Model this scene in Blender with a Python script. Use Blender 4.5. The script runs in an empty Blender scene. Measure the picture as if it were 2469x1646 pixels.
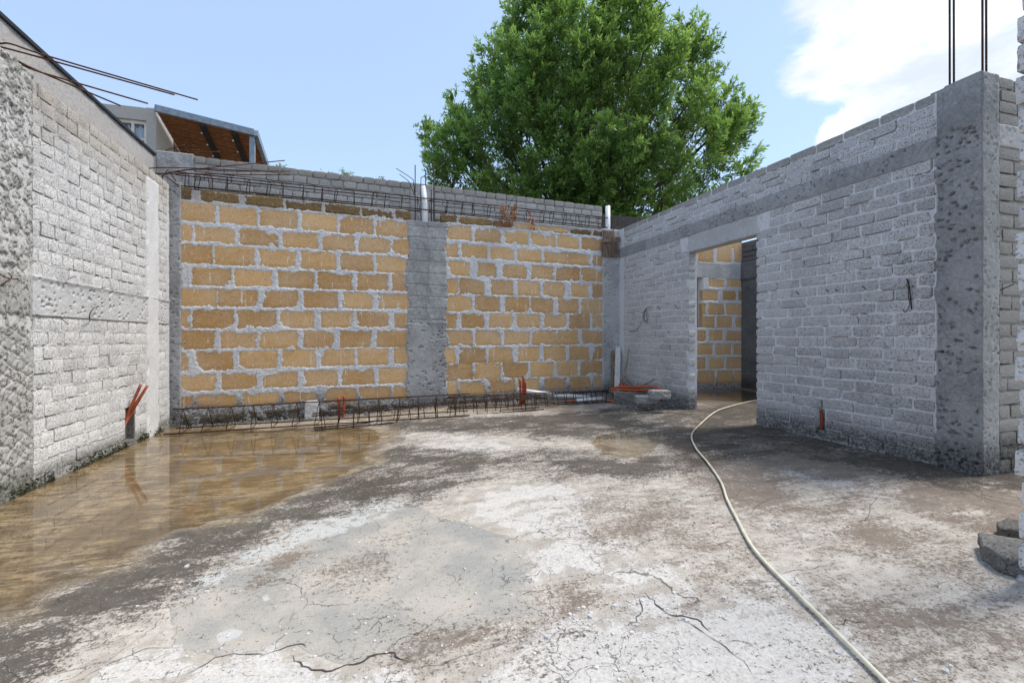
import bpy, math, random
import numpy as np
from mathutils import Matrix, Vector, Euler

R = math.radians
random.seed(7)
RNG = np.random.default_rng(7)
scene = bpy.context.scene
COL = scene.collection

# ------------------------------------------------------------------ camera
CAM_Z = 1.10                      # above the water in the low corner of the slab
FPX, CX, HY = 1134.8, 1234.5, 813.6   # focal length, centre and horizon, in pixels of a 2469 px wide frame
YAW = R(16.78)                    # the lens looks this far to the right of the side walls' direction
cd = bpy.data.cameras.new("camera")
cam = bpy.data.objects.new("camera", cd)
COL.objects.link(cam)
cam.location = (0, 0, CAM_Z)
cam.rotation_euler = (R(90), 0, -YAW)
cd.sensor_width = 36
cd.lens = 36 * FPX / 2469
cd.shift_y = -(1646 / 2 - HY) / 2469
cd.clip_start = 0.05
cd.clip_end = 3000
scene.camera = cam

# ------------------------------------------------------------------ node helpers
def N(t, typ, ins=None, **at):
    n = t.nodes.new(typ)
    for k, v in at.items():
        setattr(n, k, v)
    for k, v in (ins or {}).items():
        s = n.inputs[k]
        if isinstance(v, bpy.types.NodeSocket):
            t.links.new(v, s)
        else:
            s.default_value = v
    return n
def c4(c): return (c[0], c[1], c[2], 1.0)
def mixc(t, f, a, b, mode='MIX'):
    n = N(t, 'ShaderNodeMix', data_type='RGBA', blend_type=mode)
    for i, v in ((0, f), (6, a), (7, b)):
        if isinstance(v, bpy.types.NodeSocket): t.links.new(v, n.inputs[i])
        else: n.inputs[i].default_value = c4(v) if isinstance(v, (tuple, list)) else v
    return n.outputs[2]
def noise(t, vec, sc, det=3.0, rough=.55, dist=0.0):
    n = N(t, 'ShaderNodeTexNoise', {'Vector': vec, 'Scale': sc, 'Detail': det, 'Roughness': rough, 'Distortion': dist})
    return n.outputs[0]
def step(t, v, a, b, lo=0.0, hi=1.0):
    n = N(t, 'ShaderNodeMapRange', {0: v, 1: a, 2: b, 3: lo, 4: hi}, interpolation_type='SMOOTHSTEP')
    return n.outputs[0]
def lin(t, v, a, b, lo=0.0, hi=1.0):
    return N(t, 'ShaderNodeMapRange', {0: v, 1: a, 2: b, 3: lo, 4: hi}).outputs[0]
def mth(t, op, a, b=0.0, c=0.0):
    return N(t, 'ShaderNodeMath', {0: a, 1: b, 2: c}, operation=op).outputs[0]
def vscale(t, v, s):
    return N(t, 'ShaderNodeVectorMath', {0: v, 1: s}, operation='MULTIPLY').outputs[0]

# ------------------------------------------------------------------ sky and sun
SUN_EL, SUN_AZ = R(62), R(92)      # azimuth measured from +Y towards +X
w = bpy.data.worlds.new("World"); scene.world = w; w.use_nodes = True
t = w.node_tree; t.nodes.clear()
sky = N(t, 'ShaderNodeTexSky', sky_type='NISHITA', sun_disc=False, sun_elevation=SUN_EL, sun_rotation=SUN_AZ,
        air_density=1.0, dust_density=1.6, ozone_density=1.0, altitude=2200)
d = N(t, 'ShaderNodeTexCoord').outputs['Generated']
sep = N(t, 'ShaderNodeSeparateXYZ', {0: d})
zc = mth(t, 'MAXIMUM', sep.outputs[2], 0.04)
zz = mth(t, 'ADD', zc, 0.12)
px_, py_ = mth(t, 'DIVIDE', sep.outputs[0], zz), mth(t, 'DIVIDE', sep.outputs[1], zz)
lay = N(t, 'ShaderNodeCombineXYZ', {0: px_, 1: py_, 2: 0.0}).outputs[0]
warp = N(t, 'ShaderNodeTexNoise', {'Vector': lay, 'Scale': 1.3, 'Detail': 4.0})
lay2 = N(t, 'ShaderNodeVectorMath', {0: lay, 1: N(t, 'ShaderNodeVectorMath', {0: warp.outputs[1], 1: (.35, .35, 0)}, operation='MULTIPLY').outputs[0]}, operation='ADD').outputs[0]
n1 = noise(t, lay2, 1.25, 11, .60)
# a bank of cloud fills the side of the sky where the sun stands; the other side is clear
side = mth(t, 'ADD', mth(t, 'MULTIPLY', sep.outputs[0], .86), mth(t, 'MULTIPLY', sep.outputs[1], -.50))
low = lin(t, sep.outputs[2], .36, .50, -.20, .03)      # thinner towards the horizon
bank = mth(t, 'ADD', lin(t, side, -.10, .36, -.42, .19), low)
pv = Vector((.7532, .5714, .3258)).normalized()          # one small cumulus low over the grey wall
pd = N(t, 'ShaderNodeVectorMath', {0: d, 1: tuple(pv)}, operation='DISTANCE').outputs[1]
puff = mth(t, 'ADD', lin(t, pd, .02, .11, .34, -.30), mth(t, 'MULTIPLY', mth(t, 'SUBTRACT', noise(t, d, 16, 6, .6), .5), .5))
dens = mth(t, 'MAXIMUM', mth(t, 'ADD', n1, bank), mth(t, 'ADD', .46, puff))
cl = step(t, dens, .50, .61)
thick = step(t, noise(t, lay2, 2.2, 7, .6), .35, .70)
ccol = mixc(t, thick, (3.7, 4.1, 4.7), (6.2, 6.3, 6.4))
pale = mixc(t, .36, sky.outputs[0], (4.5, 5.8, 7.6))
out = mixc(t, cl, pale, ccol)
bg = N(t, 'ShaderNodeBackground', {0: out, 1: .105})
t.links.new(bg.outputs[0], N(t, 'ShaderNodeOutputWorld').inputs[0])

sd = bpy.data.lights.new("sun", 'SUN'); so = bpy.data.objects.new("sun", sd); COL.objects.link(so)
sd.energy = 2.0; sd.angle = R(14); sd.color = (1.0, .95, .88)
sv = Vector((math.cos(SUN_EL) * math.sin(SUN_AZ), math.cos(SUN_EL) * math.cos(SUN_AZ), math.sin(SUN_EL)))
so.rotation_euler = sv.to_track_quat('Z', 'Y').to_euler()
so.location = sv * 40
vs = scene.view_settings
vs.view_transform = 'Standard'; vs.look = 'None'; vs.exposure = 1.05; vs.gamma = 1; vs.use_curve_mapping = False

# ------------------------------------------------------------------ photograph measurements -> places
CS, SN = math.cos(YAW), math.sin(YAW)
def ray(px, py):
    r, u = (px - CX) / FPX, -(py - HY) / FPX
    return np.array([SN + r * CS, CS - r * SN, u])
def onZ(px, py, z=0.0):
    v = ray(px, py); return np.array([0, 0, CAM_Z]) + v * ((z - CAM_Z) / v[2])
def onX(px, py, X):
    v = ray(px, py); return np.array([0, 0, CAM_Z]) + v * (X / v[0])
def onY(px, py, Y):
    v = ray(px, py); return np.array([0, 0, CAM_Z]) + v * (Y / v[1])

XL, XR = -2.35, 4.06              # faces of the side walls
B0, B1 = np.array([-2.35, 6.78]), np.array([4.06, 7.17])   # face of the tan wall
BD = (B1 - B0) / np.linalg.norm(B1 - B0); BN = np.array([BD[1], -BD[0]])
BL = float(np.linalg.norm(B1 - B0))
def onB(px, py, off=0.0):         # -> (s, z) on the tan wall (off: in front of it)
    v = ray(px, py); o = B0 + BN * off
    k = np.dot(o, BN) / np.dot(v[:2], BN)
    p = v * k
    return float(np.dot(p[:2] - o, BD)), float(p[2] + CAM_Z)
def Bp(s, z, off=0.0):
    p = B0 + BD * s + BN * off; return (p[0], p[1], z)

# ------------------------------------------------------------------ numpy noise
def _h(x, y, s):
    with np.errstate(over='ignore'):
        h = (x.astype(np.uint32) * np.uint32(374761393)) ^ (y.astype(np.uint32) * np.uint32(668265263)) ^ np.uint32((s * 1274126177 + 97) & 0xffffffff)
        h = (h ^ (h >> np.uint32(13))) * np.uint32(1274126177)
        h = (h ^ (h >> np.uint32(15))) * np.uint32(2246822519)
        h = h ^ (h >> np.uint32(16))
    return (h & np.uint32(0xffff)).astype(np.float64) / 65535.0
def vn(x, y, s=0):
    x = np.asarray(x, float); y = np.asarray(y, float)
    xi, yi = np.floor(x), np.floor(y); fx, fy = x - xi, y - yi
    xi, yi = xi.astype(np.int64), yi.astype(np.int64)
    fx = fx * fx * (3 - 2 * fx); fy = fy * fy * (3 - 2 * fy)
    a, b, c, e = _h(xi, yi, s), _h(xi + 1, yi, s), _h(xi, yi + 1, s), _h(xi + 1, yi + 1, s)
    return a + (b - a) * fx + (c - a) * fy + (a - b - c + e) * fx * fy
def fbm(x, y, s=0, o=4, g=.5):
    v, a, tot = 0, 1.0, 0
    for i in range(o):
        v = v + a * vn(x * 2 ** i + 17.3 * i, y * 2 ** i - 9.1 * i, s + i); tot += a; a *= g
    return v / tot
def sst(v, a, b):
    k = np.clip((v - a) / (b - a), 0, 1); return k * k * (3 - 2 * k)

# ------------------------------------------------------------------ mesh helpers
def np_mesh(name, V, F):
    V = np.asarray(V, np.float32); F = np.asarray(F, np.int32)
    me = bpy.data.meshes.new(name)
    me.vertices.add(len(V)); me.vertices.foreach_set('co', V.ravel())
    me.loops.add(F.size); me.loops.foreach_set('vertex_index', F.ravel())
    me.polygons.add(len(F)); me.polygons.foreach_set('loop_start', np.arange(0, F.size, F.shape[1], dtype=np.int32))
    me.update(calc_edges=True); me.validate()
    return me
def smooth(me):
    me.polygons.foreach_set('use_smooth', np.ones(len(me.polygons), bool)); return me
def obj(name, me, mat=None, parent=None, kind=None, loc=None):
    o = bpy.data.objects.new(name, me); COL.objects.link(o)
    if mat and not me.materials: me.materials.append(mat)
    if loc is not None: o.location = loc
    if parent:
        o.parent = parent
        o.matrix_parent_inverse = Matrix.LocRotScale(parent.location, parent.rotation_euler, parent.scale).inverted() if parent.parent is None else parent_inv(parent)
    if kind: o['kind'] = kind
    return o
def parent_inv(p):
    m = Matrix.Identity(4)
    while p:
        m = p.matrix_parent_inverse @ Matrix.LocRotScale(p.location, p.rotation_euler, p.scale) @ m if p.parent else Matrix.LocRotScale(p.location, p.rotation_euler, p.scale) @ m
        p = p.parent
    return m.inverted()
def tag(o, label, cat, group=None):
    o['label'] = label; o['category'] = cat
    if group: o['group'] = group
    return o
def thing(name, label, cat, loc, group=None):
    o = bpy.data.objects.new(name, None); COL.objects.link(o); o.location = loc
    o.empty_display_size = .1
    return tag(o, label, cat, group)

class MB:
    def __init__(s): s.v = []; s.f = []
    def add(s, vs_, fs_):
        n = len(s.v); s.v += [tuple(map(float, p)) for p in vs_]; s.f += [tuple(i + n for i in f) for f in fs_]
    def box(s, a, b):
        x0, y0, z0 = a; x1, y1, z1 = b
        s.add([(x0,y0,z0),(x1,y0,z0),(x1,y1,z0),(x0,y1,z0),(x0,y0,z1),(x1,y0,z1),(x1,y1,z1),(x0,y1,z1)],
              [(0,3,2,1),(4,5,6,7),(0,1,5,4),(1,2,6,5),(2,3,7,6),(3,0,4,7)])
        return s
    def obox(s, c, ax, ay, az):          # centre and three half axes
        c, ax, ay, az = map(np.array, (c, ax, ay, az))
        P = [c + i * ax + j * ay + k * az for k in (-1, 1) for i, j in ((-1,-1),(1,-1),(1,1),(-1,1))]
        s.add(P, [(0,3,2,1),(4,5,6,7),(0,1,5,4),(1,2,6,5),(2,3,7,6),(3,0,4,7)]); return s
    def beam(s, a, b, wd, ht, up=(0,0,1)):
        a, b = np.array(a, float), np.array(b, float); dx = b - a; L = np.linalg.norm(dx); dx = dx / L
        sd_ = np.cross(np.array(up, float), dx); sd_ /= np.linalg.norm(sd_); u = np.cross(dx, sd_)
        return s.obox((a + b) / 2, dx * L / 2, sd_ * wd / 2, u * ht / 2)
    def tube(s, pts, r, n=6, r1=None, caps=True, closed=False, inner=None):
        P = [np.array(p, float) for p in pts]; m = len(P); rings = []; last = None
        for i in range(m):
            if closed: tg = P[(i + 1) % m] - P[i - 1]
            else: tg = P[min(i + 1, m - 1)] - P[max(i - 1, 0)]
            tg = tg / (np.linalg.norm(tg) + 1e-9)
            ref = last if last is not None else (np.array([0, 0, 1.]) if abs(tg[2]) < .9 else np.array([1., 0, 0]))
            sdv = ref - tg * np.dot(ref, tg)
            if np.linalg.norm(sdv) < 1e-4: sdv = np.cross(tg, [1., .3, 0])
            sdv /= np.linalg.norm(sdv); last = sdv; bi = np.cross(tg, sdv)
            rr = r if r1 is None else r + (r1 - r) * i / max(1, m - 1)
            rings.append([P[i] + (sdv * math.cos(a) + bi * math.sin(a)) * rr for a in [2 * math.pi * k / n for k in range(n)]])
        base = len(s.v)
        for rg in rings: s.v += [tuple(p) for p in rg]
        for i in range(m if closed else m - 1):
            j = (i + 1) % m
            for k in range(n):
                s.f.append((base + i*n + k, base + i*n + (k+1) % n, base + j*n + (k+1) % n, base + j*n + k))
        if inner:                         # hollow pipe: an inner wall and ring-shaped ends
            b2 = len(s.v)
            for i in (0, m - 1):
                for k in range(n):
                    c = P[i]; s.v.append(tuple(c + (np.array(rings[i][k]) - c) * inner))
            for e, i in ((0, 0), (1, m - 1)):
                for k in range(n):
                    q = (base + i*n + k, base + i*n + (k+1) % n, b2 + e*n + (k+1) % n, b2 + e*n + k)
                    s.f.append(q if e else q[::-1])
            for k in range(n): s.f.append((b2 + (k+1) % n, b2 + k, b2 + n + k, b2 + n + (k+1) % n))
        elif caps and not closed:
            s.f.append(tuple(base + k for k in range(n))[::-1]); s.f.append(tuple(base + (m-1)*n + k for k in range(n)))
        return s
    def mesh(s, name, sm=False, off=None):
        me = bpy.data.meshes.new(name)
        V = s.v if off is None else [(a-off[0], b-off[1], c-off[2]) for a, b, c in s.v]
        me.from_pydata(V, [], s.f); me.update()
        return smooth(me) if sm else me
    def one(s, name, mat, label, cat, group=None, loc=None, sm=True):   # a thing that is one mesh, origin at its base
        V = np.array(s.v); b = loc if loc is not None else ((V[:,0].min()+V[:,0].max())/2, (V[:,1].min()+V[:,1].max())/2, V[:,2].min())
        o = obj(name, s.mesh(name, sm, b), mat, loc=b); return tag(o, label, cat, group)
    def part(s, name, mat, parent, sm=True, kind=None):
        return obj(name, s.mesh(name, sm), mat, parent, kind)

def curve(pts, n=6):                     # Catmull-Rom through the points
    P = [np.array(p, float) for p in pts]; P = [2*P[0]-P[1]] + P + [2*P[-1]-P[-2]]; out_ = []
    for i in range(1, len(P) - 2):
        for k in range(n):
            u = k / n
            out_.append(.5*((2*P[i]) + (P[i+1]-P[i-1])*u + (2*P[i-1]-5*P[i]+4*P[i+1]-P[i+2])*u*u + (3*P[i]-P[i-1]-3*P[i+1]+P[i+2])*u**3))
    return out_ + [P[-2]]

# ------------------------------------------------------------------ materials
def mat(name):
    m = bpy.data.materials.new(name); m.use_nodes = True
    t = m.node_tree; t.nodes.clear()
    o = N(t, 'ShaderNodeOutputMaterial'); b = N(t, 'ShaderNodeBsdfPrincipled')
    t.links.new(b.outputs[0], o.inputs[0])
    pos = N(t, 'ShaderNodeNewGeometry').outputs['Position']
    return m, t, b, pos
def fin(t, b, col, rough=.9, bump=None, dist=.004, strength=1.0, spec=.25, metal=0.0):
    for k, v in (('Base Color', col), ('Roughness', rough), ('Specular IOR Level', spec), ('Metallic', metal)):
        if isinstance(v, bpy.types.NodeSocket): t.links.new(v, b.inputs[k])
        else: b.inputs[k].default_value = c4(v) if isinstance(v, tuple) else v
    if bump is not None:
        n = N(t, 'ShaderNodeBump', {'Strength': strength, 'Distance': dist, 'Height': bump})
        t.links.new(n.outputs[0], b.inputs['Normal'])

def m_masonry(name, lo, hi, wash=(.60,.60,.62), wash_amt=.5, pit=.55, grime_z=None, grime=(.035,.032,.028), top_z=None,
              topc=(.20,.17,.13), drips=0.0, rnd=.5, bump=.006, chalk=None, fleck=None, coarse=1.0):
    m, t, b, pos = mat(name)
    info = N(t, 'ShaderNodeObjectInfo').outputs['Random']
    big = noise(t, pos, 2.3, 4, .6)
    mid = noise(t, pos, 16, 4, .62)
    f = mth(t, 'ADD', mth(t, 'MULTIPLY', info, rnd), mth(t, 'MULTIPLY', mid, 1 - rnd))
    col = mixc(t, f, lo, hi)
    if wash_amt > 0:
        wn = mth(t, 'ADD', mth(t, 'MULTIPLY', big, .6), mth(t, 'MULTIPLY', noise(t, pos, 34, 4, .7), .5))
        wf = mth(t, 'MULTIPLY', step(t, wn, .44, .66), wash_amt)
        col = mixc(t, wf, col, wash)
    if drips > 0:
        dv = vscale(t, pos, (26, 26, 3.0))
        dn = noise(t, dv, 1.0, 3, .6)
        col = mixc(t, mth(t, 'MULTIPLY', step(t, dn, .63, .70), drips), col, wash)
    fine = noise(t, pos, 85 * coarse, 3, .65)
    grain = noise(t, pos, 240 * coarse, 2, .6)
    blot = noise(t, pos, 38 * coarse, 5, .72)
    col = mixc(t, step(t, blot, .46, .30, 0, pit * .75), col, mixc(t, .62, col, (.07, .066, .063)))
    col = mixc(t, step(t, blot, .56, .70, 0, .35), col, wash)
    vor = N(t, 'ShaderNodeTexVoronoi', {'Vector': pos, 'Scale': 70 * coarse, 'Randomness': 1.0}).outputs[0]
    holes = mth(t, 'MULTIPLY', step(t, fine, .45, .36), pit)
    col = mixc(t, holes, col, mixc(t, .85, col, (.035, .032, .030)))
    if fleck:
        fl = step(t, noise(t, pos, 75, 2, .5), .66, .71)
        col = mixc(t, mth(t, 'MULTIPLY', fl, .75), col, fleck)
    zs = N(t, 'ShaderNodeSeparateXYZ', {0: pos}).outputs
    if grime_z:                          # damp, mould and splashed dirt on the lowest courses, ragged at its upper edge
        g0, g1, amp = grime_z
        zn = mth(t, 'SUBTRACT', zs[2], mth(t, 'MULTIPLY', mth(t, 'ADD', big, mth(t, 'MULTIPLY', mid, .5)), amp))
        g = mth(t, 'MULTIPLY', step(t, zn, g1, g0), mth(t, 'ADD', .40, mth(t, 'MULTIPLY', step(t, blot, .38, .6), .45)))
        col = mixc(t, g, col, grime)
    if top_z:
        zn = mth(t, 'ADD', zs[2], mth(t, 'MULTIPLY', mid, .12))
        g = mth(t, 'MULTIPLY', step(t, zn, top_z[0], top_z[1]), mth(t, 'ADD', .25, mth(t, 'MULTIPLY', step(t, fine, .4, .6), .55)))
        col = mixc(t, g, col, topc)
    if chalk:
        dz = mth(t, 'ABSOLUTE', mth(t, 'SUBTRACT', zs[2], chalk))
        col = mixc(t, mth(t, 'MULTIPLY', step(t, dz, .0035, .002), step(t, mid, .5, .6, 0, .55)), col, (.42, .12, .10))
    h = mth(t, 'ADD', mth(t, 'MULTIPLY', fine, .55), mth(t, 'ADD', mth(t, 'MULTIPLY', grain, .2), mth(t, 'MULTIPLY', vor, .25)))
    h = mth(t, 'SUBTRACT', h, mth(t, 'MULTIPLY', holes, .5))
    fin(t, b, col, .93, h, bump * .8, 1.0, .15)
    return m

M = {}
GR = (-.02, .20, .34)
M['brick_r'] = m_masonry('grey_brick', (.30,.30,.30), (.62,.61,.60), wash=(.72,.72,.73), wash_amt=.5, pit=.9, grime_z=(.10, .34, .14), chalk=CAM_Z-.004, top_z=(2.88,2.96), topc=(.25,.23,.20))
M['mort_r'] = m_masonry('grey_mortar', (.58,.58,.585), (.72,.72,.725), wash=(.77,.77,.78), wash_amt=.5, pit=.4, grime_z=(.10, .34, .14), rnd=0)
M['brick_l'] = m_masonry('pale_brick', (.42,.415,.41), (.71,.70,.69), wash=(.75,.75,.755), wash_amt=.55, pit=.7, grime_z=(-.02, .12, .10), grime=(.05,.05,.032), rnd=.68, top_z=(2.45,3.0), topc=(.34,.285,.22))
M['mort_l'] = m_masonry('pale_mortar', (.50,.495,.49), (.62,.61,.605), wash=(.67,.67,.675), wash_amt=.5, pit=.4, grime_z=(-.02, .12, .10), grime=(.06,.06,.035), rnd=0, top_z=(2.6,3.1), topc=(.38,.34,.28))
M['tan'] = m_masonry('tan_block', (.41,.23,.09), (.73,.47,.22), wash=(.74,.68,.60), wash_amt=.18, pit=.5, drips=.9, grime_z=(.05, .22, .14), grime=(.10,.07,.04), rnd=.62, fleck=(.62,.57,.5), bump=.004)
M['tan_dark'] = m_masonry('lichen_tan_block', (.07,.045,.022), (.36,.23,.10), wash_amt=0, pit=.6, rnd=.35, fleck=(.50,.46,.38))
M['mort_t'] = m_masonry('white_mortar', (.50,.50,.51), (.66,.665,.69), wash=(.72,.73,.76), wash_amt=.6, pit=.35, grime_z=(.0, .22, .30), grime=(.035,.026,.018), rnd=0, bump=.007, top_z=(2.80,2.93), topc=(.22,.19,.15))
M['brick_p'] = m_masonry('weathered_brick', (.27,.26,.25), (.42,.41,.40), wash=(.46,.455,.45), wash_amt=.4, pit=.5, top_z=(3.32,3.52), topc=(.20,.18,.15))
M['lint'] = m_masonry('lintel_concrete', (.36,.36,.36), (.56,.56,.56), wash=(.66,.66,.67), wash_amt=.4, pit=.3, rnd=0, bump=.004)
M['brick_dd'] = m_masonry('shade_dark_brick', (.10,.095,.09), (.19,.18,.17), wash_amt=0, pit=.5)  # brick tone lowered: the inner room's shade is put into the colour
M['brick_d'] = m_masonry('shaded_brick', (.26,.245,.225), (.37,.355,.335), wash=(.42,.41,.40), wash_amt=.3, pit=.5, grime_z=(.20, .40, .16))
M['conc_dk'] = m_masonry('dark_concrete', (.07,.075,.08), (.16,.165,.175), wash=(.22,.225,.235), wash_amt=.4, pit=.3, rnd=0, grime_z=(.10,.34,.14))  # darker than the other cast concrete, with grime at the foot
M['conc_c'] = m_masonry('hammered_concrete', (.19,.195,.20), (.35,.355,.36), wash=(.52,.52,.52), wash_amt=.45, pit=.3, rnd=0, bump=.006, grime_z=(.10, .34, .14), chalk=CAM_Z-.004)
M['conc'] = m_masonry('cast_concrete', (.27,.275,.275), (.46,.465,.465), wash=(.60,.60,.60), wash_amt=.6, pit=.18, rnd=0, bump=.003, grime_z=(.10, .34, .14), chalk=CAM_Z-.004)
M['conc_l'] = m_masonry('pale_cast_concrete', (.40,.40,.40), (.52,.52,.52), wash=(.60,.60,.61), wash_amt=.5, pit=.3, rnd=0, bump=.004)
M['conc_b'] = m_masonry('blotched_concrete', (.17,.175,.18), (.36,.36,.36), wash=(.54,.54,.55), wash_amt=.5, pit=.28, rnd=0, bump=.006, grime_z=(.02, .22, .15), coarse=.7)
M['rough'] = m_masonry('broken_aggregate', (.19,.19,.18), (.46,.45,.43), wash=(.58,.57,.56), wash_amt=.4, pit=.8, rnd=0, bump=.016, coarse=.45, grime_z=(-.02,.16,.12), grime=(.05,.055,.03))
M['plaster'] = m_masonry('rendered_plaster', (.34,.325,.315), (.43,.41,.395), wash=(.48,.46,.45), wash_amt=.35, pit=.25, rnd=0, bump=.006, coarse=.5)
M['lime'] = m_masonry('lime_plaster', (.55,.55,.555), (.66,.66,.67), wash=(.70,.70,.71), wash_amt=.5, pit=.25, rnd=0, bump=.005)
M['dark_wall'] = m_masonry('black_wall', (.03,.03,.03), (.09,.085,.08), wash_amt=0, pit=.4, rnd=0)
M['rubble'] = m_masonry('loose_brick', (.22,.215,.21), (.40,.395,.39), wash=(.46,.46,.46), wash_amt=.3, pit=.7, bump=.009)
M['rubble_dark'] = m_masonry('mouldy_block', (.05,.046,.04), (.25,.24,.22), wash=(.46,.45,.44), wash_amt=.25, pit=.7, bump=.009)

def simple(name, c0, c1, sc=30, rough=.7, metal=0, bump=.002, spec=.3, stretch=None, sub=None):
    m, t, b, pos = mat(name)
    v = vscale(t, pos, stretch) if stretch else pos
    n = noise(t, v, sc, 4, .6)
    col = mixc(t, step(t, n, .35, .65), c0, c1)
    fin(t, b, col, rough, n, bump, 1, spec, metal)
    return m
M['rust'] = simple('rusty_steel', (.045,.022,.014), (.13,.055,.03), 60, .8, .2)
M['rust_d'] = simple('dark_rusty_steel', (.022,.014,.012), (.07,.035,.022), 60, .75, .3)
M['pvc'] = simple('white_pvc', (.68,.69,.70), (.78,.785,.79), 8, .35, 0, .0005, .4)
M['pvc_in'] = simple('pipe_bore', (.10,.10,.10), (.16,.16,.16), 8, .8)
M['orange'] = simple('orange_conduit', (.50,.085,.022), (.62,.13,.04), 25, .45, 0, .0008, .4)
M['burnt'] = simple('burnt_orange_conduit', (.20,.042,.014), (.33,.075,.026), 25, .5, 0, .0008, .4)
M['redbrown'] = simple('faded_red_conduit', (.22,.04,.016), (.36,.075,.03), 25, .5, 0, .0008, .4)
M['hose'] = simple('cream_hose', (.60,.55,.42), (.74,.70,.57), 9, .42, 0, .0004, .4)
M['wood_grey'] = simple('weathered_wood', (.19,.145,.105), (.36,.29,.225), 3, .85, 0, .002, .2, (14,14,1.5))
M['wood_white'] = simple('whitewashed_wood', (.58,.565,.54), (.76,.745,.72), 3, .85, 0, .002, .2, (14,14,1.5))
M['wood_form'] = simple('form_board', (.10,.065,.045), (.25,.18,.14), 3, .85, 0, .003, .2, (20,20,2))
M['deck'] = simple('stained_slats', (.14,.055,.022), (.30,.13,.055), 3, .7, 0, .002, .2, (3,14,14))
M['bluesteel'] = simple('painted_steel', (.20,.24,.29), (.28,.33,.38), 10, .5, .3)
M['blacksteel'] = simple('black_steel', (.018,.018,.02), (.03,.03,.03), 10, .6)
M['cable'] = simple('black_cable', (.012,.012,.014), (.02,.02,.02), 10, .5)
M['wire'] = simple('rusted_wire', (.05,.04,.035), (.10,.075,.06), 60, .8)
M['frame'] = simple('cream_window_frame', (.62,.57,.50), (.70,.65,.58), 10, .5)
M['curtain'] = simple('white_curtain', (.70,.76,.82), (.86,.88,.90), 6, .9, 0, .003, .1, (9,9,1))
M['bark'] = simple('tree_bark', (.06,.045,.035), (.13,.10,.08), 14, .9, 0, .01, .1, (3,3,.6))
M['deadleaf'] = simple('dead_leaf', (.26,.10,.045), (.42,.19,.09), 20, .8)
M['moss'] = simple('green_moss', (.018,.022,.010), (.055,.06,.025), 60, .95)
M['ground'] = simple('dry_earth', (.12,.10,.07), (.18,.15,.10), 3, .95)
M['chip'] = simple('concrete_chip', (.42,.41,.40), (.62,.61,.60), 40, .9)
M['lamp'] = simple('string_light', (.65,.65,.65), (.8,.8,.8), 5, .4)
def m_glass():
    m, t, b, pos = mat('window_glass'); t.nodes.remove(b)
    ms = N(t, 'ShaderNodeMixShader', {0: N(t, 'ShaderNodeFresnel', {0: 1.45}).outputs[0], 1: N(t, 'ShaderNodeBsdfTransparent', {0: (.92,.95,.97,1)}).outputs[0], 2: N(t, 'ShaderNodeBsdfGlossy', {'Roughness': .01}).outputs[0]})
    t.links.new(ms.outputs[0], t.nodes['Material Output'].inputs[0])
    return m
M['glass'] = m_glass()
def m_leaf(name, dark, light):
    m, t, b, pos = mat(name)
    a = N(t, 'ShaderNodeAttribute', attribute_name='young').outputs['Fac']
    col = mixc(t, a, dark, light)
    fin(t, b, col, .42, None, spec=.35)
    tr = N(t, 'ShaderNodeBsdfTranslucent', {0: mixc(t, .5, col, (.30,.46,.05))})
    ms = N(t, 'ShaderNodeMixShader', {0: .48, 1: b.outputs[0], 2: tr.outputs[0]})
    t.links.new(ms.outputs[0], t.nodes['Material Output'].inputs[0])
    return m
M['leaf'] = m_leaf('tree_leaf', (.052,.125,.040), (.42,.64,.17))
M['sprig'] = m_leaf('sprig_leaf', (.05,.075,.03), (.16,.19,.07))
def m_water(tint):
    m, t, b, pos = mat('puddle_water')
    t.nodes.remove(b)
    tr = N(t, 'ShaderNodeBsdfTransparent', {0: c4(tint)})
    bp = N(t, 'ShaderNodeBump', {'Strength': .12, 'Distance': .002, 'Height': noise(t, pos, 5, 2, .5)}).outputs[0]
    gl = N(t, 'ShaderNodeBsdfGlossy', {'Color': (1,1,1,1), 'Roughness': .045, 'Normal': bp})
    fr = N(t, 'ShaderNodeFresnel', {0: 1.33, 'Normal': bp})
    ms = N(t, 'ShaderNodeMixShader', {0: fr.outputs[0], 1: tr.outputs[0], 2: gl.outputs[0]})
    t.links.new(ms.outputs[0], t.nodes['Material Output'].inputs[0])
    return m
M['water'] = m_water((.90,.86,.77))

# ------------------------------------------------------------------ the ground outside and the slab
g = np_mesh('ground', [(-600,-600,-.25),(600,-600,-.25),(600,900,-.25),(-600,900,-.25)], [(0,1,2,3)])
obj('ground', g, M['ground'], kind='structure')

def poly_sd(P, X, Y):                    # signed distance, positive inside
    P = np.array(P, float); d2 = np.full(X.shape, 1e9); ins = np.zeros(X.shape, bool)
    for i in range(len(P)):
        a, b = P[i], P[(i + 1) % len(P)]; e = b - a; wx, wy = X - a[0], Y - a[1]
        k = np.clip((wx * e[0] + wy * e[1]) / (e @ e + 1e-12), 0, 1)
        d2 = np.minimum(d2, (wx - e[0]*k) ** 2 + (wy - e[1]*k) ** 2)
        c = ((a[1] <= Y) & (b[1] > Y)) | ((b[1] <= Y) & (a[1] > Y))
        xx = a[0] + (Y - a[1]) / (b[1] - a[1] if b[1] != a[1] else 1e-9) * e[0]
        ins ^= c & (X < xx)
    s = np.sqrt(d2); return np.where(ins, s, -s)
def base_z(X, Y):                        # the slab falls to the left, where the water stands
    return .012 + .085 * sst(X + .10*(Y-5), -.9, 1.6) + .045 * sst(X, 1.8, 3.6)
def F(px, py):                           # point of the slab seen at a pixel
    z = .05
    for _ in range(6):
        p = onZ(px, py, z); z = float(base_z(np.array(p[0]), np.array(p[1])))
    return p
def fpoly(pts): return [F(*p)[:2] for p in pts]
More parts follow.
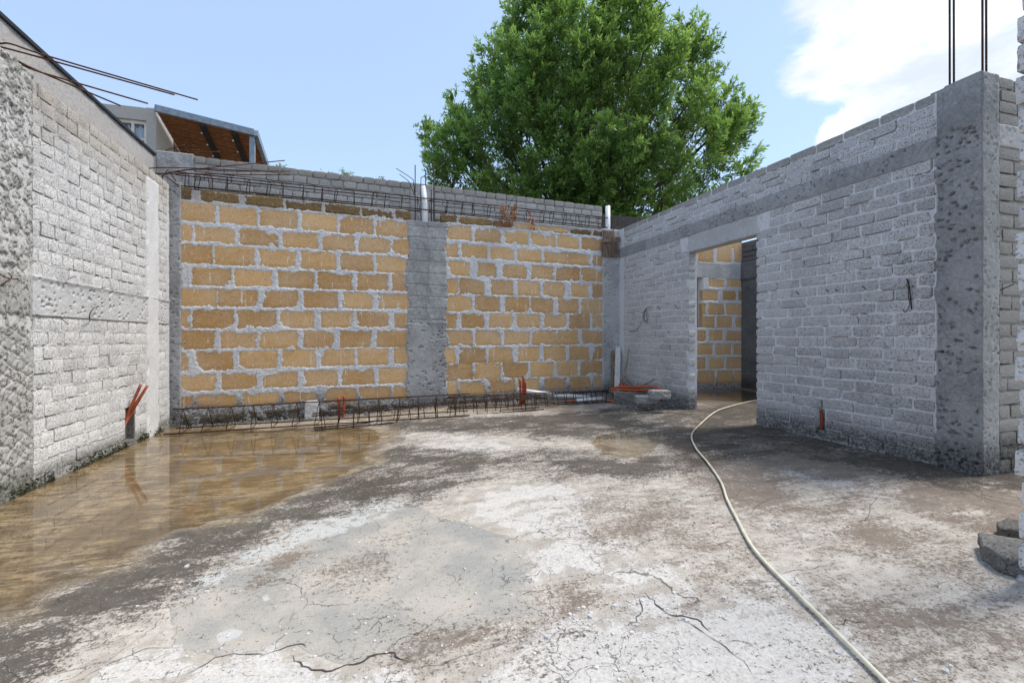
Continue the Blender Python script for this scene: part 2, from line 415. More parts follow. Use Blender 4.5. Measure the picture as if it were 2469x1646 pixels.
PUD1 = fpoly([(0,1236),(300,1075),(395,1040),(600,1034),(860,1022),(925,1030),(905,1070),(880,1108),(700,1189),(590,1236),(412,1275),(358,1300),(247,1352),(82,1412),(0,1470)])
PUD1 = [(-2.6, 3.2), (-2.6, 6.9), (-1.9, 6.9)] + [tuple(p) for p in PUD1[3:]]
PUD2 = fpoly([(1425,1050),(1500,1038),(1590,1046),(1600,1075),(1540,1105),(1440,1100)])
PUD3 = [(4.8,6.1),(5.4,5.8),(6.6,6.0),(6.6,7.1),(4.8,7.1)]
ZW2, ZW3 = float(base_z(np.array(np.mean([p[0] for p in PUD2])), np.array(np.mean([p[1] for p in PUD2])))), .128
STEP = .022
xs = np.arange(-2.7, 7.0 + STEP, STEP); ys = np.arange(-.6, 7.6 + STEP, STEP)
X, Y = np.meshgrid(xs, ys)
nzf = fbm(X * 3, Y * 3, 3, 4) + (fbm(X * 14, Y * 14, 4, 3, .6) - .5) * .45
sd1 = poly_sd(PUD1, X, Y) + (nzf - .5) * .30
sd2 = poly_sd(PUD2, X, Y) + (nzf - .5) * .20
sd3 = poly_sd(PUD3, X, Y) + (nzf - .5) * .30
Z = base_z(X, Y)
rough = (fbm(X * 5, Y * 5, 11, 4) - .5) * .010 + (fbm(X * 22, Y * 22, 21, 2) - .5) * .003
dry = sst(-sd1, -.02, .35)
Z = (Z + rough) * dry + (1 - dry) * (np.clip(-sd1 * .02, -.010, .02) + rough * .8)
Z = np.where(sd1 < -.10, np.maximum(Z, .0015 + np.clip(-sd1, 0, .3) * .02), Z)
k2 = sst(sd2, -.12, .05); Z = Z * (1 - k2) + (ZW2 - np.clip(sd2 * .06, -.01, .010)) * k2
Z = np.where((sd2 < 0) & (sd2 > -.45), np.maximum(Z, ZW2 + .001), Z)
k3 = sst(sd3, -.12, .05); Z = np.where((sd3 < 0) & (X > 4.2), np.maximum(Z, ZW3 + .001), Z)
Z = Z * (1 - k3) + (ZW3 - np.clip(sd3 * .06, -.01, .010)) * k3
def area(pts, amp=.4, wid=.22, s=5, f=2.2):
    wid = wid * (2.2 if s < 60 else 1.0)   # soft mask of a patch of the slab, 0..1 with .5 on its outline
    sdv = poly_sd(fpoly(pts), X, Y) + (fbm(X * f, Y * f, s, 5, .6) - .5) * amp
    return sst(sdv, -wid, wid)
big = fbm(X * 1.6, Y * 1.6, 31, 5, .6)
dark = np.maximum.reduce([
    area([(900,1095),(700,1183),(577,1240),(358,1288),(247,1350),(-100,1530),(-200,1760),(40,1646),(124,1590),(226,1505),(405,1440),(432,1400),(535,1340),(762,1250),(905,1170),(960,1130)], .35, .16, 41),
    area([(860,1085),(960,1075),(1130,1085),(1180,1110),(1290,1090),(1500,1105),(1680,1090),(1690,1130),(1500,1150),(1240,1140),(1100,1160),(1000,1200),(900,1190),(800,1240),(760,1240)], .4, .18, 42),
    area([(930,1020),(1300,1000),(1480,985),(1690,1000),(1840,1050),(1860,1090),(1700,1100),(1560,1050),(1300,1060),(1230,1045),(1000,1035)], .35, .16, 43) ,
    .85 * area([(1800,985),(2240,1060),(2360,1080),(2500,1050),(2500,1185),(2300,1180),(2050,1120),(1880,1095),(1800,1060)], .2, .12, 44),
    .9 * area([(1480,960),(1600,965),(1700,985),(1760,960),(1850,930),(1880,985),(1800,1040),(1700,1030),(1560,1010)], .3, .14, 45)])
brown = np.maximum.reduce([
    area([(1600,1090),(1700,980),(1830,960),(2360,1080),(2520,1080),(2520,1262),(2300,1212),(2053,1144),(1888,1124),(1900,1160),(1960,1230),(1820,1240),(1700,1180)], .3, .2, 51),
    .8 * area([(1430,1220),(1620,1200),(1680,1290),(1600,1340),(1450,1300)], .5, .3, 52),
    .72 * area([(2000,1200),(2280,1290),(2240,1380),(2000,1330),(1900,1260)], .6, .3, 53),
    .75 * area([(1000,1520),(1200,1480),(1330,1490),(1290,1540),(1050,1640),(960,1640)], .5, .2, 54),
    .62 * area([(1330,1420),(1480,1400),(1500,1480),(1350,1500)], .5, .2, 55),
    .7 * area([(1600,1280),(1760,1250),(1790,1400),(1650,1420)], .6, .3, 56),
    .7 * area([(2000,1440),(2300,1420),(2469,1560),(2300,1700),(2000,1640)], .6, .3, 57),
    .72 * area([(800,1320),(960,1290),(1000,1330),(820,1390)], .5, .25, 58),
    sst(big, .50, .72) * .55 + .10])
white = np.maximum.reduce([
    area([(1160,1190),(1330,1150),(1430,1210),(1440,1290),(1560,1330),(1700,1350),(1760,1450),(1560,1430),(1400,1400),(1270,1400),(1255,1350),(1290,1310),(1210,1285),(1160,1262)], .25, .12, 61),
    area([(1450,1340),(1620,1380),(1700,1440),(1900,1390),(2060,1440),(1990,1560),(2040,1660),(1700,1720),(1300,1660),(1150,1640),(1250,1560),(1420,1490),(1450,1450)], .45, .2, 62),
    area([(80,1646),(260,1600),(440,1580),(480,1610),(700,1570),(780,1600),(980,1640),(700,1760),(0,1760)], .3, .15, 63),
    .8 * area([(1880,1125),(2050,1150),(2250,1215),(2380,1270),(2250,1235),(2050,1180),(1880,1140)], .12, .06, 64),
    .8 * area([(890,1060),(1000,1038),(1240,1045),(1250,1085),(1150,1100),(1000,1085)], .3, .12, 65),
    .62 * area([(1830,1270),(2050,1290),(2060,1360),(1860,1370)], .6, .2, 66)])
grey = np.maximum.reduce([
    area([(760,1260),(990,1205),(1060,1250),(1150,1262),(1210,1282),(1290,1310),(1258,1345),(1270,1385),(1250,1410),(1310,1470),(1200,1490),(1090,1535),(980,1595),(880,1600),(700,1560),(500,1600),(420,1560),(430,1440),(530,1380)], .14, .07, 71),
    area([(560,1340),(760,1255),(900,1190),(985,1200),(900,1260),(700,1330),(560,1400),(430,1460)], .2, .08, 72)])
pale = np.maximum.reduce([area([(700,1275),(900,1190),(985,1205),(930,1250),(760,1300),(560,1390),(430,1450),(440,1410)], .2, .10, 73),
    area([(600,1440),(650,1430),(670,1450),(620,1465)], .05, .03, 74), area([(520,1530),(570,1505),(590,1520),(540,1550)], .05, .03, 75)])
def broken(a, s, lo, f=4.5): return a * (lo + (1 - lo) * sst(fbm(X * f, Y * f * 1.6, s, 5, .62), .36, .62))
dark = broken(np.clip(dark * 1.6, 0, 1.1), 141, .52) + .16 * sst(Y, 4.2, 5.6) * sst(X, -.6, .6); white = broken(white, 142, .45)
brown = broken(np.clip(brown * 1.5, 0, 1.15), 143, .62) + .30 * sst(Y, 3.4, 5.2) + .10 * sst(X, .8, 2.2) + .12 * sst(fbm(X * 2.6, Y * 2.6, 145, 5, .6), .45, .68); pale = broken(pale, 144, .5)
wet = np.maximum.reduce([sst(sd1, -.34, .06), .42 * sst(sd2, -.12, .02), sst(sd3, -1.0, .02), .7 * sst(Y - 6.0 + (nzf - .5), -.1, .3)])
ny_, nx_ = X.shape
idx = np.arange(nx_ * ny_).reshape(ny_, nx_)
Q = np.stack([idx[:-1,:-1], idx[:-1,1:], idx[1:,1:], idx[1:,:-1]], -1).reshape(-1, 4)
fm = smooth(np_mesh('floor', np.stack([X, Y, Z], -1).reshape(-1, 3), Q))
for nm, a in (('dark', dark), ('brown', brown), ('white', white), ('grey', grey), ('pale', pale), ('wet', wet)):
    fm.attributes.new(nm, 'FLOAT', 'POINT').data.foreach_set('value', a.ravel().astype(np.float32))
def floor_z(x, y):
    i = int(np.clip(round((y + .6) / STEP), 0, ny_ - 1)); j = int(np.clip(round((x + 2.7) / STEP), 0, nx_ - 1)); return float(Z[i, j])
def FP(px, py, up=0.0):
    p = F(px, py); return np.array([p[0], p[1], floor_z(p[0], p[1]) + up])

def m_floor():
    m, t, b, pos = mat('worn_screed')
    at = lambda n: N(t, 'ShaderNodeAttribute', attribute_name=n).outputs['Fac']
    n_big, n_mid = noise(t, pos, 3.0, 5, .6), noise(t, pos, 11, 6, .68)
    n_fine, n_grain = noise(t, pos, 46, 5, .7), noise(t, pos, 170, 3, .6)
    # scoured streaks: the screed was brushed along one direction
    rot = N(t, 'ShaderNodeMapping', {'Vector': pos, 'Rotation': (0, 0, R(24)), 'Scale': (5, 22, 8)}).outputs[0]
    n_str = noise(t, rot, 1.0, 6, .7, .6)
    n_sp = noise(t, pos, 75, 4, .75)
    n_sk = noise(t, pos, 120, 5, .8)
    col = mixc(t, step(t, n_mid, .34, .66), (.35,.315,.275), (.50,.46,.41))
    col = mixc(t, step(t, n_str, .50, .64, 0, .40), col, (.25,.21,.175))
    col = mixc(t, step(t, n_fine, .54, .66, 0, .6), col, (.58,.56,.53))
    nb = mth(t, 'ADD', mth(t, 'MULTIPLY', n_sk, .45), mth(t, 'ADD', mth(t, 'MULTIPLY', n_str, .15), mth(t, 'MULTIPLY', n_fine, .40)))
    def m_(a, amp, lo=.40, hi=.60, n=None):
        v = mth(t, 'ADD', at(a), mth(t, 'MULTIPLY', mth(t, 'SUBTRACT', n if n else n_mid, .5), amp)); return step(t, v, lo, hi)
    g_ = m_('grey', .9, .46, .54)
    gcol = mixc(t, step(t, n_big, .35, .65), (.285,.28,.262), (.41,.375,.33))
    gcol = mixc(t, step(t, n_sp, .55, .68, 0, .45), gcol, (.46,.45,.43))
    col = mixc(t, g_, col, gcol)
    p_ = m_('pale', 1.6, .45, .58)
    col = mixc(t, mth(t, 'MULTIPLY', p_, .85), col, (.47,.47,.455))
    wh = m_('white', 1.9, .42, .60, mth(t, 'ADD', mth(t, 'MULTIPLY', n_mid, .8), mth(t, 'MULTIPLY', n_fine, .2)))
    col = mixc(t, mth(t, 'MULTIPLY', wh, .66), col, mixc(t, step(t, n_sp, .36, .62), (.45,.43,.405), (.62,.605,.585)))
    br = m_('brown', 5.2, .42, .84, nb)
    col = mixc(t, mth(t, 'MULTIPLY', br, .85), col, mixc(t, n_mid, (.085,.060,.042), (.24,.19,.15)))
    dk = m_('dark', 6.5, .36, .88, nb)
    col = mixc(t, mth(t, 'MULTIPLY', dk, .92), col, mixc(t, n_mid, (.026,.022,.018), (.10,.084,.068)))
    wt = m_('wet', 2.6, .30, .85, nb)
    silt = mixc(t, step(t, mth(t, 'ADD', mth(t, 'MULTIPLY', n_str, .65), mth(t, 'MULTIPLY', n_fine, .35)), .42, .58), (.105,.080,.052), (.41,.335,.235))
    silt = mixc(t, step(t, n_big, .54, .44, 0, .65), silt, (.13,.094,.056))
    sep_ = N(t, 'ShaderNodeSeparateXYZ', {0: pos}).outputs
    silt = mixc(t, step(t, sep_[0], 1.2, 2.0), silt, mixc(t, n_str, (.07,.055,.043), (.20,.165,.125)))
    col = mixc(t, mth(t, 'MULTIPLY', wt, .93), col, silt)
    wv = N(t, 'ShaderNodeVectorMath', {0: pos, 1: vscale(t, N(t, 'ShaderNodeTexNoise', {'Vector': pos, 'Scale': 9.0, 'Detail': 5.0}).outputs[1], (.2,.2,0))}, operation='ADD').outputs[0]
    def craze(sc, wd):
        e = N(t, 'ShaderNodeTexVoronoi', {'Vector': wv, 'Scale': sc}, feature='DISTANCE_TO_EDGE').outputs[0]
        return step(t, e, wd, wd * .3)
    brk = step(t, noise(t, pos, 2.1, 3, .6), .46, .58)
    c1 = mth(t, 'MULTIPLY', craze(6.5, .012), mth(t, 'MULTIPLY', brk, step(t, n_mid, .44, .54)))
    c2 = mth(t, 'MULTIPLY', craze(1.9, .0028), step(t, noise(t, pos, 1.7, 3, .5), .50, .56))
    dryf = mth(t, 'SUBTRACT', 1.0, wt)
    ck = mth(t, 'MULTIPLY', mth(t, 'MAXIMUM', mth(t, 'MULTIPLY', c1, .7), c2), dryf)
    col = mixc(t, mth(t, 'MULTIPLY', ck, .75), col, (.07,.06,.05))
    # specks: small dark pits, white chips
    sp = step(t, n_grain, .64, .72, 0, .5)
    col = mixc(t, mth(t, 'MULTIPLY', sp, dryf), col, (.68,.67,.66))
    sp2 = step(t, noise(t, pos, 95, 4, .7), .38, .31, 0, .6)
    col = mixc(t, sp2, col, (.06,.05,.042))
    h = mth(t, 'ADD', mth(t, 'MULTIPLY', n_fine, .5), mth(t, 'MULTIPLY', n_grain, .3))
    h = mth(t, 'ADD', h, mth(t, 'MULTIPLY', wh, .35)); h = mth(t, 'ADD', h, mth(t, 'MULTIPLY', g_, .5))
    h = mth(t, 'SUBTRACT', h, mth(t, 'MULTIPLY', ck, 1.3)); h = mth(t, 'SUBTRACT', h, mth(t, 'MULTIPLY', dk, .35))
    rg = mth(t, 'SUBTRACT', .88, mth(t, 'MULTIPLY', wt, .45))
    fin(t, b, col, rg, h, .006, .9, .25)
    return m
M['floor'] = m_floor()
floor = obj('floor', fm, M['floor'], kind='structure')
def water(x0, x1, y0, y1, z):
    me = np_mesh('water', [(x0,y0,z),(x1,y0,z),(x1,y1,z),(x0,y1,z)], [(0,1,2,3)])
    obj('water', me, M['water'], kind='structure')
water(XL + .002, 1.0, 2.4, 6.76, 0.0)
q2 = np.array(PUD2); water(q2[:,0].min()-.05, q2[:,0].max()+.05, q2[:,1].min()-.05, q2[:,1].max()+.05, ZW2)
water(4.5, 6.78, 5.6, 7.3, ZW3)
# open cracks in the screed, where whole flakes have lifted
def crack(pts, wd):
    P = curve([FP(*p) for p in pts], 5); V = []; Fc = []
    for i, p in enumerate(P):
        tg = P[min(i+1, len(P)-1)] - P[max(i-1, 0)]; sdv = np.array([-tg[1], tg[0]]); sdv /= np.linalg.norm(sdv) + 1e-9
        jit = (vn(np.array(p[0]*40), np.array(p[1]*40), 3) - .5) * .025; c = p[:2] + sdv * jit
        ww = wd * (.25 + 1.2 * float(vn(np.array(p[0]*25), np.array(p[1]*25), 8))) * min(1, i / 3, (len(P)-1-i) / 3 + .02)
        for s_ in (-1, 1):
            q = c + sdv * ww * s_; V.append((q[0], q[1], floor_z(*q) + .0025))
        if i: Fc.append((2*i-2, 2*i-1, 2*i+1, 2*i))
    obj('crack', np_mesh('crack', V, Fc), M['crack'], floor)
M['crack'] = simple('open_crack', (.035,.03,.026), (.09,.077,.066), 60, .95)
for pts, wd in (([(420,1640),(540,1580),(640,1578),(720,1548),(745,1560)], .0035), ([(700,1575),(740,1612),(800,1615),(850,1600),(900,1585),(940,1572),(985,1602)], .006),
                ([(180,1646),(260,1600),(350,1565),(430,1558)], .003), ([(1545,1425),(1580,1455),(1620,1480),(1680,1495),(1720,1530)], .005),
                ([(1500,1515),(1545,1480),(1545,1430)], .003), ([(1240,1296),(1330,1275),(1370,1262),(1440,1300),(1560,1345)], .0018),
                ([(1980,1515),(2060,1495),(2110,1500)], .003), ([(1860,1390),(1960,1370),(2050,1350)], .0022), ([(1790,1250),(1870,1200),(1990,1215)], .002),
                ([(1640,1490),(1700,1530),(1760,1570),(1830,1640)], .0035), ([(1250,1545),(1180,1560),(1100,1590),(1020,1610)], .0025),
                ([(2000,1255),(2080,1252),(2110,1200),(2140,1190)], .0022), ([(1740,1555),(1800,1548),(1830,1570)], .002)):
    crack(pts, wd * .55)
# chips and flakes of screed scattered over the slab
cm = MB(); rr = random.Random(3)
for i in range(420):
    px = rr.uniform(300, 2400); py = rr.uniform(1180, 1640)
    if i % 3 == 0: px = rr.gauss(1600, 130); py = rr.gauss(1470, 60)
    p = FP(px, py); s_ = rr.uniform(.003, .009) * (1.6 if rr.random() < .12 else 1)
    if poly_sd(PUD1, np.array(p[0]), np.array(p[1])) > -.25: continue
    n_ = rr.randint(4, 6); a0 = rr.random() * 6
    ring = [(p[0] + math.cos(a0 + 6.283*k/n_) * s_ * rr.uniform(.6, 1.2), p[1] + math.sin(a0 + 6.283*k/n_) * s_ * rr.uniform(.6, 1.2)) for k in range(n_)]
    cm.add([(a, b_, p[2] - .002) for a, b_ in ring] + [(a*.8+p[0]*.2, b_*.8+p[1]*.2, p[2] + s_ * rr.uniform(.3, .6)) for a, b_ in ring],
           [tuple(range(n_, 2*n_))] + [(k, (k+1) % n_, n_ + (k+1) % n_, n_ + k) for k in range(n_)])
o = cm.part('screed_chips', M['chip'], None, False); o['kind'] = 'stuff'; tag(o, 'small pale chips of concrete scattered over the worn slab', 'chips')

# ------------------------------------------------------------------ masonry
class Face:                              # a wall face: s along the wall, z up, off out of it
    def __init__(s, o, d_, n_): s.o = np.array(o, float); s.d = np.array(d_, float); s.n = np.array(n_, float); s.rot = math.atan2(n_[0], -n_[1])
    def P(s, S, Z_, off):
        S, Z_, off = np.broadcast_arrays(S, Z_, off)
        return np.stack([s.o[0] + s.d[0]*S + s.n[0]*off, s.o[1] + s.d[1]*S + s.n[1]*off, Z_], -1)
RF = Face((XR, 0), (0, 1), (-1, 0)); LF = Face((XL, 0), (0, 1), (1, 0)); BF = Face(B0, BD, BN)

def slab(face, s0, s1, z0, z1, thick, stp, offf, topf=None):
    """closed slab of wall whose front is a grid pushed out by offf(S, Z)"""
    ns, nz = max(2, int(round((s1 - s0) / stp)) + 1), max(2, int(round((z1 - z0) / stp)) + 1)
    S, ZZ = np.meshgrid(np.linspace(s0, s1, ns), np.linspace(z0, z1, nz))
    off = offf(S, ZZ)
    if topf is not None: ZZ = z0 + (ZZ - z0) * ((topf(S) - z0) / (z1 - z0))
    V = face.P(S, ZZ, off).reshape(-1, 3); ix = np.arange(ns * nz).reshape(nz, ns)
    Fq = [np.stack([ix[:-1,:-1], ix[:-1,1:], ix[1:,1:], ix[1:,:-1]], -1).reshape(-1, 4)]
    edge = np.concatenate([ix[0,:], ix[1:,-1], ix[-1,-2::-1], ix[-2:0:-1,0]])
    Bk = face.P(S, ZZ, -thick).reshape(-1, 3)[edge]; n0 = len(V); m = len(edge)
    V = np.concatenate([V, Bk]); k = np.arange(m); k2_ = (k + 1) % m
    Fq.append(np.stack([edge[k2_], edge[k], n0 + k, n0 + k2_], -1))
    a, b_, c, e = n0, n0 + ns - 1, n0 + ns - 1 + nz - 1, n0 + 2*(ns-1) + nz - 1
    Fq.append(np.array([[b_, a, e, c]]))
    Fq = np.concatenate(Fq)
    if face.d[0] * face.n[1] - face.d[1] * face.n[0] > 0: Fq = Fq[:, ::-1]
    return V, Fq
def join(parts):
    V, Fq, n = [], [], 0
    for a, b_ in parts: V.append(a); Fq.append(b_ + n); n += len(a)
    return np.concatenate(V), np.concatenate(Fq)

def brick_mesh(name, L, H, D, rnd_, nx=6, nz=4, chip=.006, relief=.003):
    """front at y=0 with worn corners; x along, y into the wall"""
    q = random.Random(rnd_); V = []; Fc = []
    for k in range(nz):
        for i in range(nx):
            x = -L/2 + L*i/(nx-1); z = -H/2 + H*k/(nz-1); ed = i in (0, nx-1); ez = k in (0, nz-1)
            y = -q.uniform(0, relief)
            if ed or ez: y = q.uniform(.35, 1.0) * chip
            if ed and ez: y = q.uniform(1.0, 2.2) * chip; x *= 1 - q.uniform(0, .05); z *= 1 - q.uniform(0, .12)
            if ed: x += -math.copysign(q.uniform(0, chip), x)
            else: x += q.uniform(-.3, .3) * L / nx
            if ez: z += -math.copysign(q.uniform(0, chip * .8), z)
            else: z += q.uniform(-.25, .25) * H / nz
            V.append((x, y, z))
    for k in range(nz-1):
        for i in range(nx-1):
            a = k*nx + i; Fc.append((a, a+1, a+nx+1, a+nx))
    edge = [i for i in range(nx)] + [k*nx + nx-1 for k in range(1, nz)] + [(nz-1)*nx + i for i in range(nx-2, -1, -1)] + [k*nx for k in range(nz-2, 0, -1)]
    n0 = len(V); V += [(V[e][0], D, V[e][2]) for e in edge]; m = len(edge)
    for k in range(m): Fc.append((edge[(k+1) % m], edge[k], n0 + k, n0 + (k+1) % m))
    Fc.append(tuple(n0 + k for k in range(m)))
    me = bpy.data.meshes.new(name); me.from_pydata(V, [], Fc); me.update(); return me

def put_bricks(face, bricks, parent, variants, mats, L0, H0, name='brick', limit=300, proud=(.001, .006), ref=None):
    """bricks: (s0, s1, z0, z1[, proud]); nearest ones are objects, the rest one joined part"""
    ref = ref or (lambda b: b[0])
    order = sorted(bricks, key=ref); q = random.Random(len(bricks)); rest = []
    for i, b in enumerate(order):
        sc, zc_ = (b[0]+b[1])/2, (b[2]+b[3])/2
        pr = b[4] if len(b) > 4 else q.uniform(*proud); me = q.choice(variants)
        p = face.P(sc, zc_, pr); sx = (b[1]-b[0])/L0; sz = (b[3]-b[2])/H0
        rt = Euler((q.uniform(-.012, .012), q.uniform(-.02, .02), face.rot + q.uniform(-.012, .012)))
        flip = q.choice((1, -1))
        if i < limit:
            o = bpy.data.objects.new(name, me); COL.objects.link(o); o.parent = parent
            o.location = Vector(p) - parent.location; o.rotation_euler = rt; o.scale = (sx, 1, sz)
            o.material_slots[0].link = 'OBJECT'; o.material_slots[0].material = mats(b) if callable(mats) else mats
        else:
            rest.append((me, Matrix.LocRotScale(Vector(p), rt, Vector((sx, 1, sz)))))
    if rest:
        mb = MB()
        for me, mx in rest: mb.add([mx @ v.co for v in me.vertices], [tuple(f.vertices) for f in me.polygons])
        o = mb.part(name + 's', mats if not callable(mats) else mats(order[-1]), parent, False, 'stuff')

def courses(z0, z1, ch, ivs, L, joint, seed, lvar=.03, phase=None, endext=None):
    """running bond. ivs(z) -> allowed s-intervals at height z"""
    q = random.Random(seed); out_ = []; k = 0; z = z0
    while z + ch * .5 < z1:
        top = min(z + ch, z1)
        for (a, b) in ivs((z + top) / 2):
            s = a - (L * (.5 if k % 2 else 0) + (q.uniform(-.04, .04)))
            while s < b - .01:
                ln = L + q.uniform(-lvar, lvar)
                e0, e1 = max(s, a), min(s + ln, b)
                if b - e1 < L * .2: e1 = b
                if e1 - e0 > L * .18:
                    out_.append((e0 + joint/2, e1 - joint/2, z + joint/2 + q.uniform(-.002, .003), top - joint/2 + q.uniform(-.003, .002)))
                s = e1 if e1 > s else s + ln
                if e1 >= b: break
        z += ch; k += 1
    return out_

def raster(bricks, S, ZZ):               # distance inside the nearest brick's outline
    D = np.full(S.shape, -1.0); s_ax, z_ax = S[0], ZZ[:, 0]
    for b in bricks:
        i0, i1 = np.searchsorted(s_ax, (b[0]-.03, b[1]+.03)); k0, k1 = np.searchsorted(z_ax, (b[2]-.03, b[3]+.03))
        if i1 <= i0 or k1 <= k0: continue
        s_, z_ = S[k0:k1, i0:i1], ZZ[k0:k1, i0:i1]
        dd = np.minimum.reduce([s_-b[0], b[1]-s_, z_-b[2], b[3]-z_])
        D[k0:k1, i0:i1] = np.maximum(D[k0:k1, i0:i1], dd)
    return D
def joints(bricks, S, ZZ, seed):         # open, shaded joint lines under and beside bricks, broken up
    G = np.zeros(S.shape); s_ax, z_ax = S[0], ZZ[:, 0]; q_ = np.random.default_rng(seed); h = max(.0075, (s_ax[1]-s_ax[0])*.75)
    for b in bricks:
        for (a0, a1, c0, c1, pr) in ((b[0], b[1], b[2]-h, b[2]+h*.4, .5), (b[0]-h, b[0]+h*.4, b[2], b[3], .3)):
            if q_.random() > pr: continue
            i0, i1 = np.searchsorted(s_ax, (a0, a1)); k0, k1 = np.searchsorted(z_ax, (c0, c1)); G[k0:k1, i0:i1] = 1
    return G * (fbm(S*9, ZZ*9, seed + 31, 3) > .46)
def mortar_off(bricks, seed, mort=-.004, amp=.008, rag=.010, deep=-.014, holes=None, lines=True, patch=0.0):
    def f(S, ZZ):
        D = raster(bricks, S, ZZ)
        if patch: D = D - patch * np.clip(fbm(S*8, ZZ*8, seed + 77, 4, .6) - .54, 0, 1)
        n1_ = fbm(S*28, ZZ*28, seed, 3) - .5; n2_ = fbm(S*60, ZZ*60, seed + 5, 2) - .5; n3_ = fbm(S*3, ZZ*3, seed + 9, 3) - .5
        m_ = mort + n2_ * amp + n3_ * amp * 1.2
        o_ = m_ + (deep - m_) * sst(D + n1_ * rag * 1.7 + n2_ * rag + n3_ * rag * 1.6, .000, .010)
        if lines: o_ = o_ - .030 * joints(bricks, S, ZZ, seed)
        if holes:
            for (a, b, c, e, dp) in holes: o_ = np.where((S > a) & (S < b) & (ZZ > c) & (ZZ < e), -dp, o_)
        return o_
    return f
def pits(S, ZZ, seed, dens=260, rad=(.007, .014), depth=.014, base=.0, amp=.003):
    q = np.random.default_rng(seed); s0, s1, z0, z1 = S.min(), S.max(), ZZ.min(), ZZ.max()
    off = base + (fbm(S*9, ZZ*9, seed, 4) - .5) * amp * 2 + (fbm(S*50, ZZ*50, seed + 2, 2) - .5) * amp
    pts = []
    for _ in range(int(dens * (s1-s0) * (z1-z0))):
        a, b = q.uniform(s0+.01, s1-.01), q.uniform(z0+.01, z1-.01)
        if all((a-c)**2 + (b-e)**2 > .027**2 for c, e in pts[-60:]): pts.append((a, b))
    cl_ = fbm(np.array([p[0] for p in pts])*7, np.array([p[1] for p in pts])*7, seed + 3, 3)
    for (a, b), cv in zip(pts, cl_):
        if cv < .42: continue
        r1, r2 = q.uniform(*rad), q.uniform(*rad) * .75; an = q.uniform(-.5, .5)
        m_ = (np.abs(S-a) < .05) & (np.abs(ZZ-b) < .05)
        if not m_.any(): continue
        x, y = S[m_]-a, ZZ[m_]-b; u = (x*math.cos(an)+y*math.sin(an))/r1; v = (-x*math.sin(an)+y*math.cos(an))/r2
        off[m_] -= depth * q.uniform(.5, 1.1) * np.exp(-(u*u+v*v)**3)
    return off
def part_slab(name, args, material, parent, sm=False):
    V, Fq = slab(*args); me = np_mesh(name, V, Fq)
    if sm: smooth(me)
    return obj(name, me, material, parent)

def variants(name, L, H, D, n, seed, **k):
    out_ = []
    for i in range(n):
        me = brick_mesh(name, L, H, D, seed + i, **k); me.materials.append(M['brick_p']); out_.append(me)
    return out_
BR = variants('brick', .27, .082, .10, 10, 100, chip=.002, relief=.0015)
HB = variants('brick', .18, .094, .09, 10, 200, nx=6, nz=4, chip=.0022, relief=.002)
TB = variants('block', .40, .20, .09, 10, 300, nx=8, nz=6, chip=.006, relief=.002)

# ---- right wall with the doorway
DY0, DY1, DZ = 4.16, 5.33, 2.232       # doorway
TOPR = 2.94
rw = thing('brick_wall', 'long grey brick wall with the open doorway and a pitted concrete end column', 'wall', (XR + .07, 4.7, .1))
def ivs_r(z):
    a = []
    if 2.45 < z < 2.60: return []
    lo = 2.46
    if z < 2.232: a += [(lo, DY0), (DY1, 7.0)]
    elif z < 2.43: a += [(lo, DY0 - .16), (DY1 + .16, 7.0)]
    else: a += [(lo, 7.0)]
    out_ = []
    for p, q_ in a:                      # the conduit niche near the floor
        if .20 < z < .43 and p < 3.36 < q_: out_ += [(p, 3.355), (3.465, q_)]
        else: out_.append((p, q_))
    return out_
brs = courses(.05, 2.45, .0960, ivs_r, .286, .017, 1) + courses(2.60, TOPR, .0850, ivs_r, .286, .014, 2)
brs = [(a - (.022 if abs(a - DY1) < .02 else 0), b + (.022 if abs(b - DY0) < .02 else 0), c, e) for a, b, c, e in brs]
put_bricks(RF, brs, rw, BR, M['brick_r'], .27, .082, ref=lambda b: b[0], proud=(-.001, .0035))
mo = mortar_off(brs, 5, .0005, .005, .007)
moh = mortar_off(brs, 5, .0005, .005, .007, holes=[(3.36, 3.46, .20, .43, .10)])
V, Fq = join([slab(RF, 2.455, DY0, -.05, 2.45, .14, .011, moh), slab(RF, DY1, 7.16, -.05, 2.45, .14, .012, mo),
              slab(RF, 2.455, 7.16, 2.60, TOPR - .012, .14, .012, mo), slab(RF, DY0 + .002, DY0 + .10, 2.425, 2.449, .138, .02, mo)])
obj('mortar', np_mesh('mortar', V, Fq), M['mort_r'], rw)
part_slab('ring_beam', (RF, 2.456, 7.15, 2.448, 2.603, .139, .006, lambda S, Z_: pits(S, Z_, 4, 520, (.005,.014), .026, .006, .005)), M['conc_c'], rw)
part_slab('lintel', (RF, DY0 - .16, DY1 + .16, DZ, 2.4465, .137, .012, lambda S, Z_: .004 + (fbm(S*6, Z_*6, 8, 5, .6)-.5)*.026 + (fbm(S*40, Z_*40, 9, 2)-.5)*.003 - .03*sst(np.abs(S - (DY0+DY1)/2) + (fbm(S*8, Z_*8, 10, 4)-.5)*.20, .66, .72)), M['lint'], rw)
def colr(S, Z_):
    o_ = pits(S, Z_, 6, 360, (.005,.019), .030, .010, .007)
    up = sst(Z_, 2.58, 2.64); o_ = o_ * (1-up) + up * (.016 + (fbm(S*8, Z_*8, 3, 4)-.5)*.012)
    return o_ - .022 * sst(S + (fbm(S*9, Z_*7, 13, 4)-.5)*.16, 2.42, 2.455)
part_slab('column', (RF, 2.18, 2.50, -.05, 2.945, .16, .0055, colr), M['conc_c'], rw)
# the column's other face, turned towards the camera side
EF = Face((XR, 2.18), (1, 0), (0, -1))
part_slab('column_face', (EF, -.004, .165, -.05, 2.94, .02, .009, lambda S, Z_: pits(S, Z_, 16, 420, (.006,.013), .024, .006, .006)), M['conc_c'], rw)

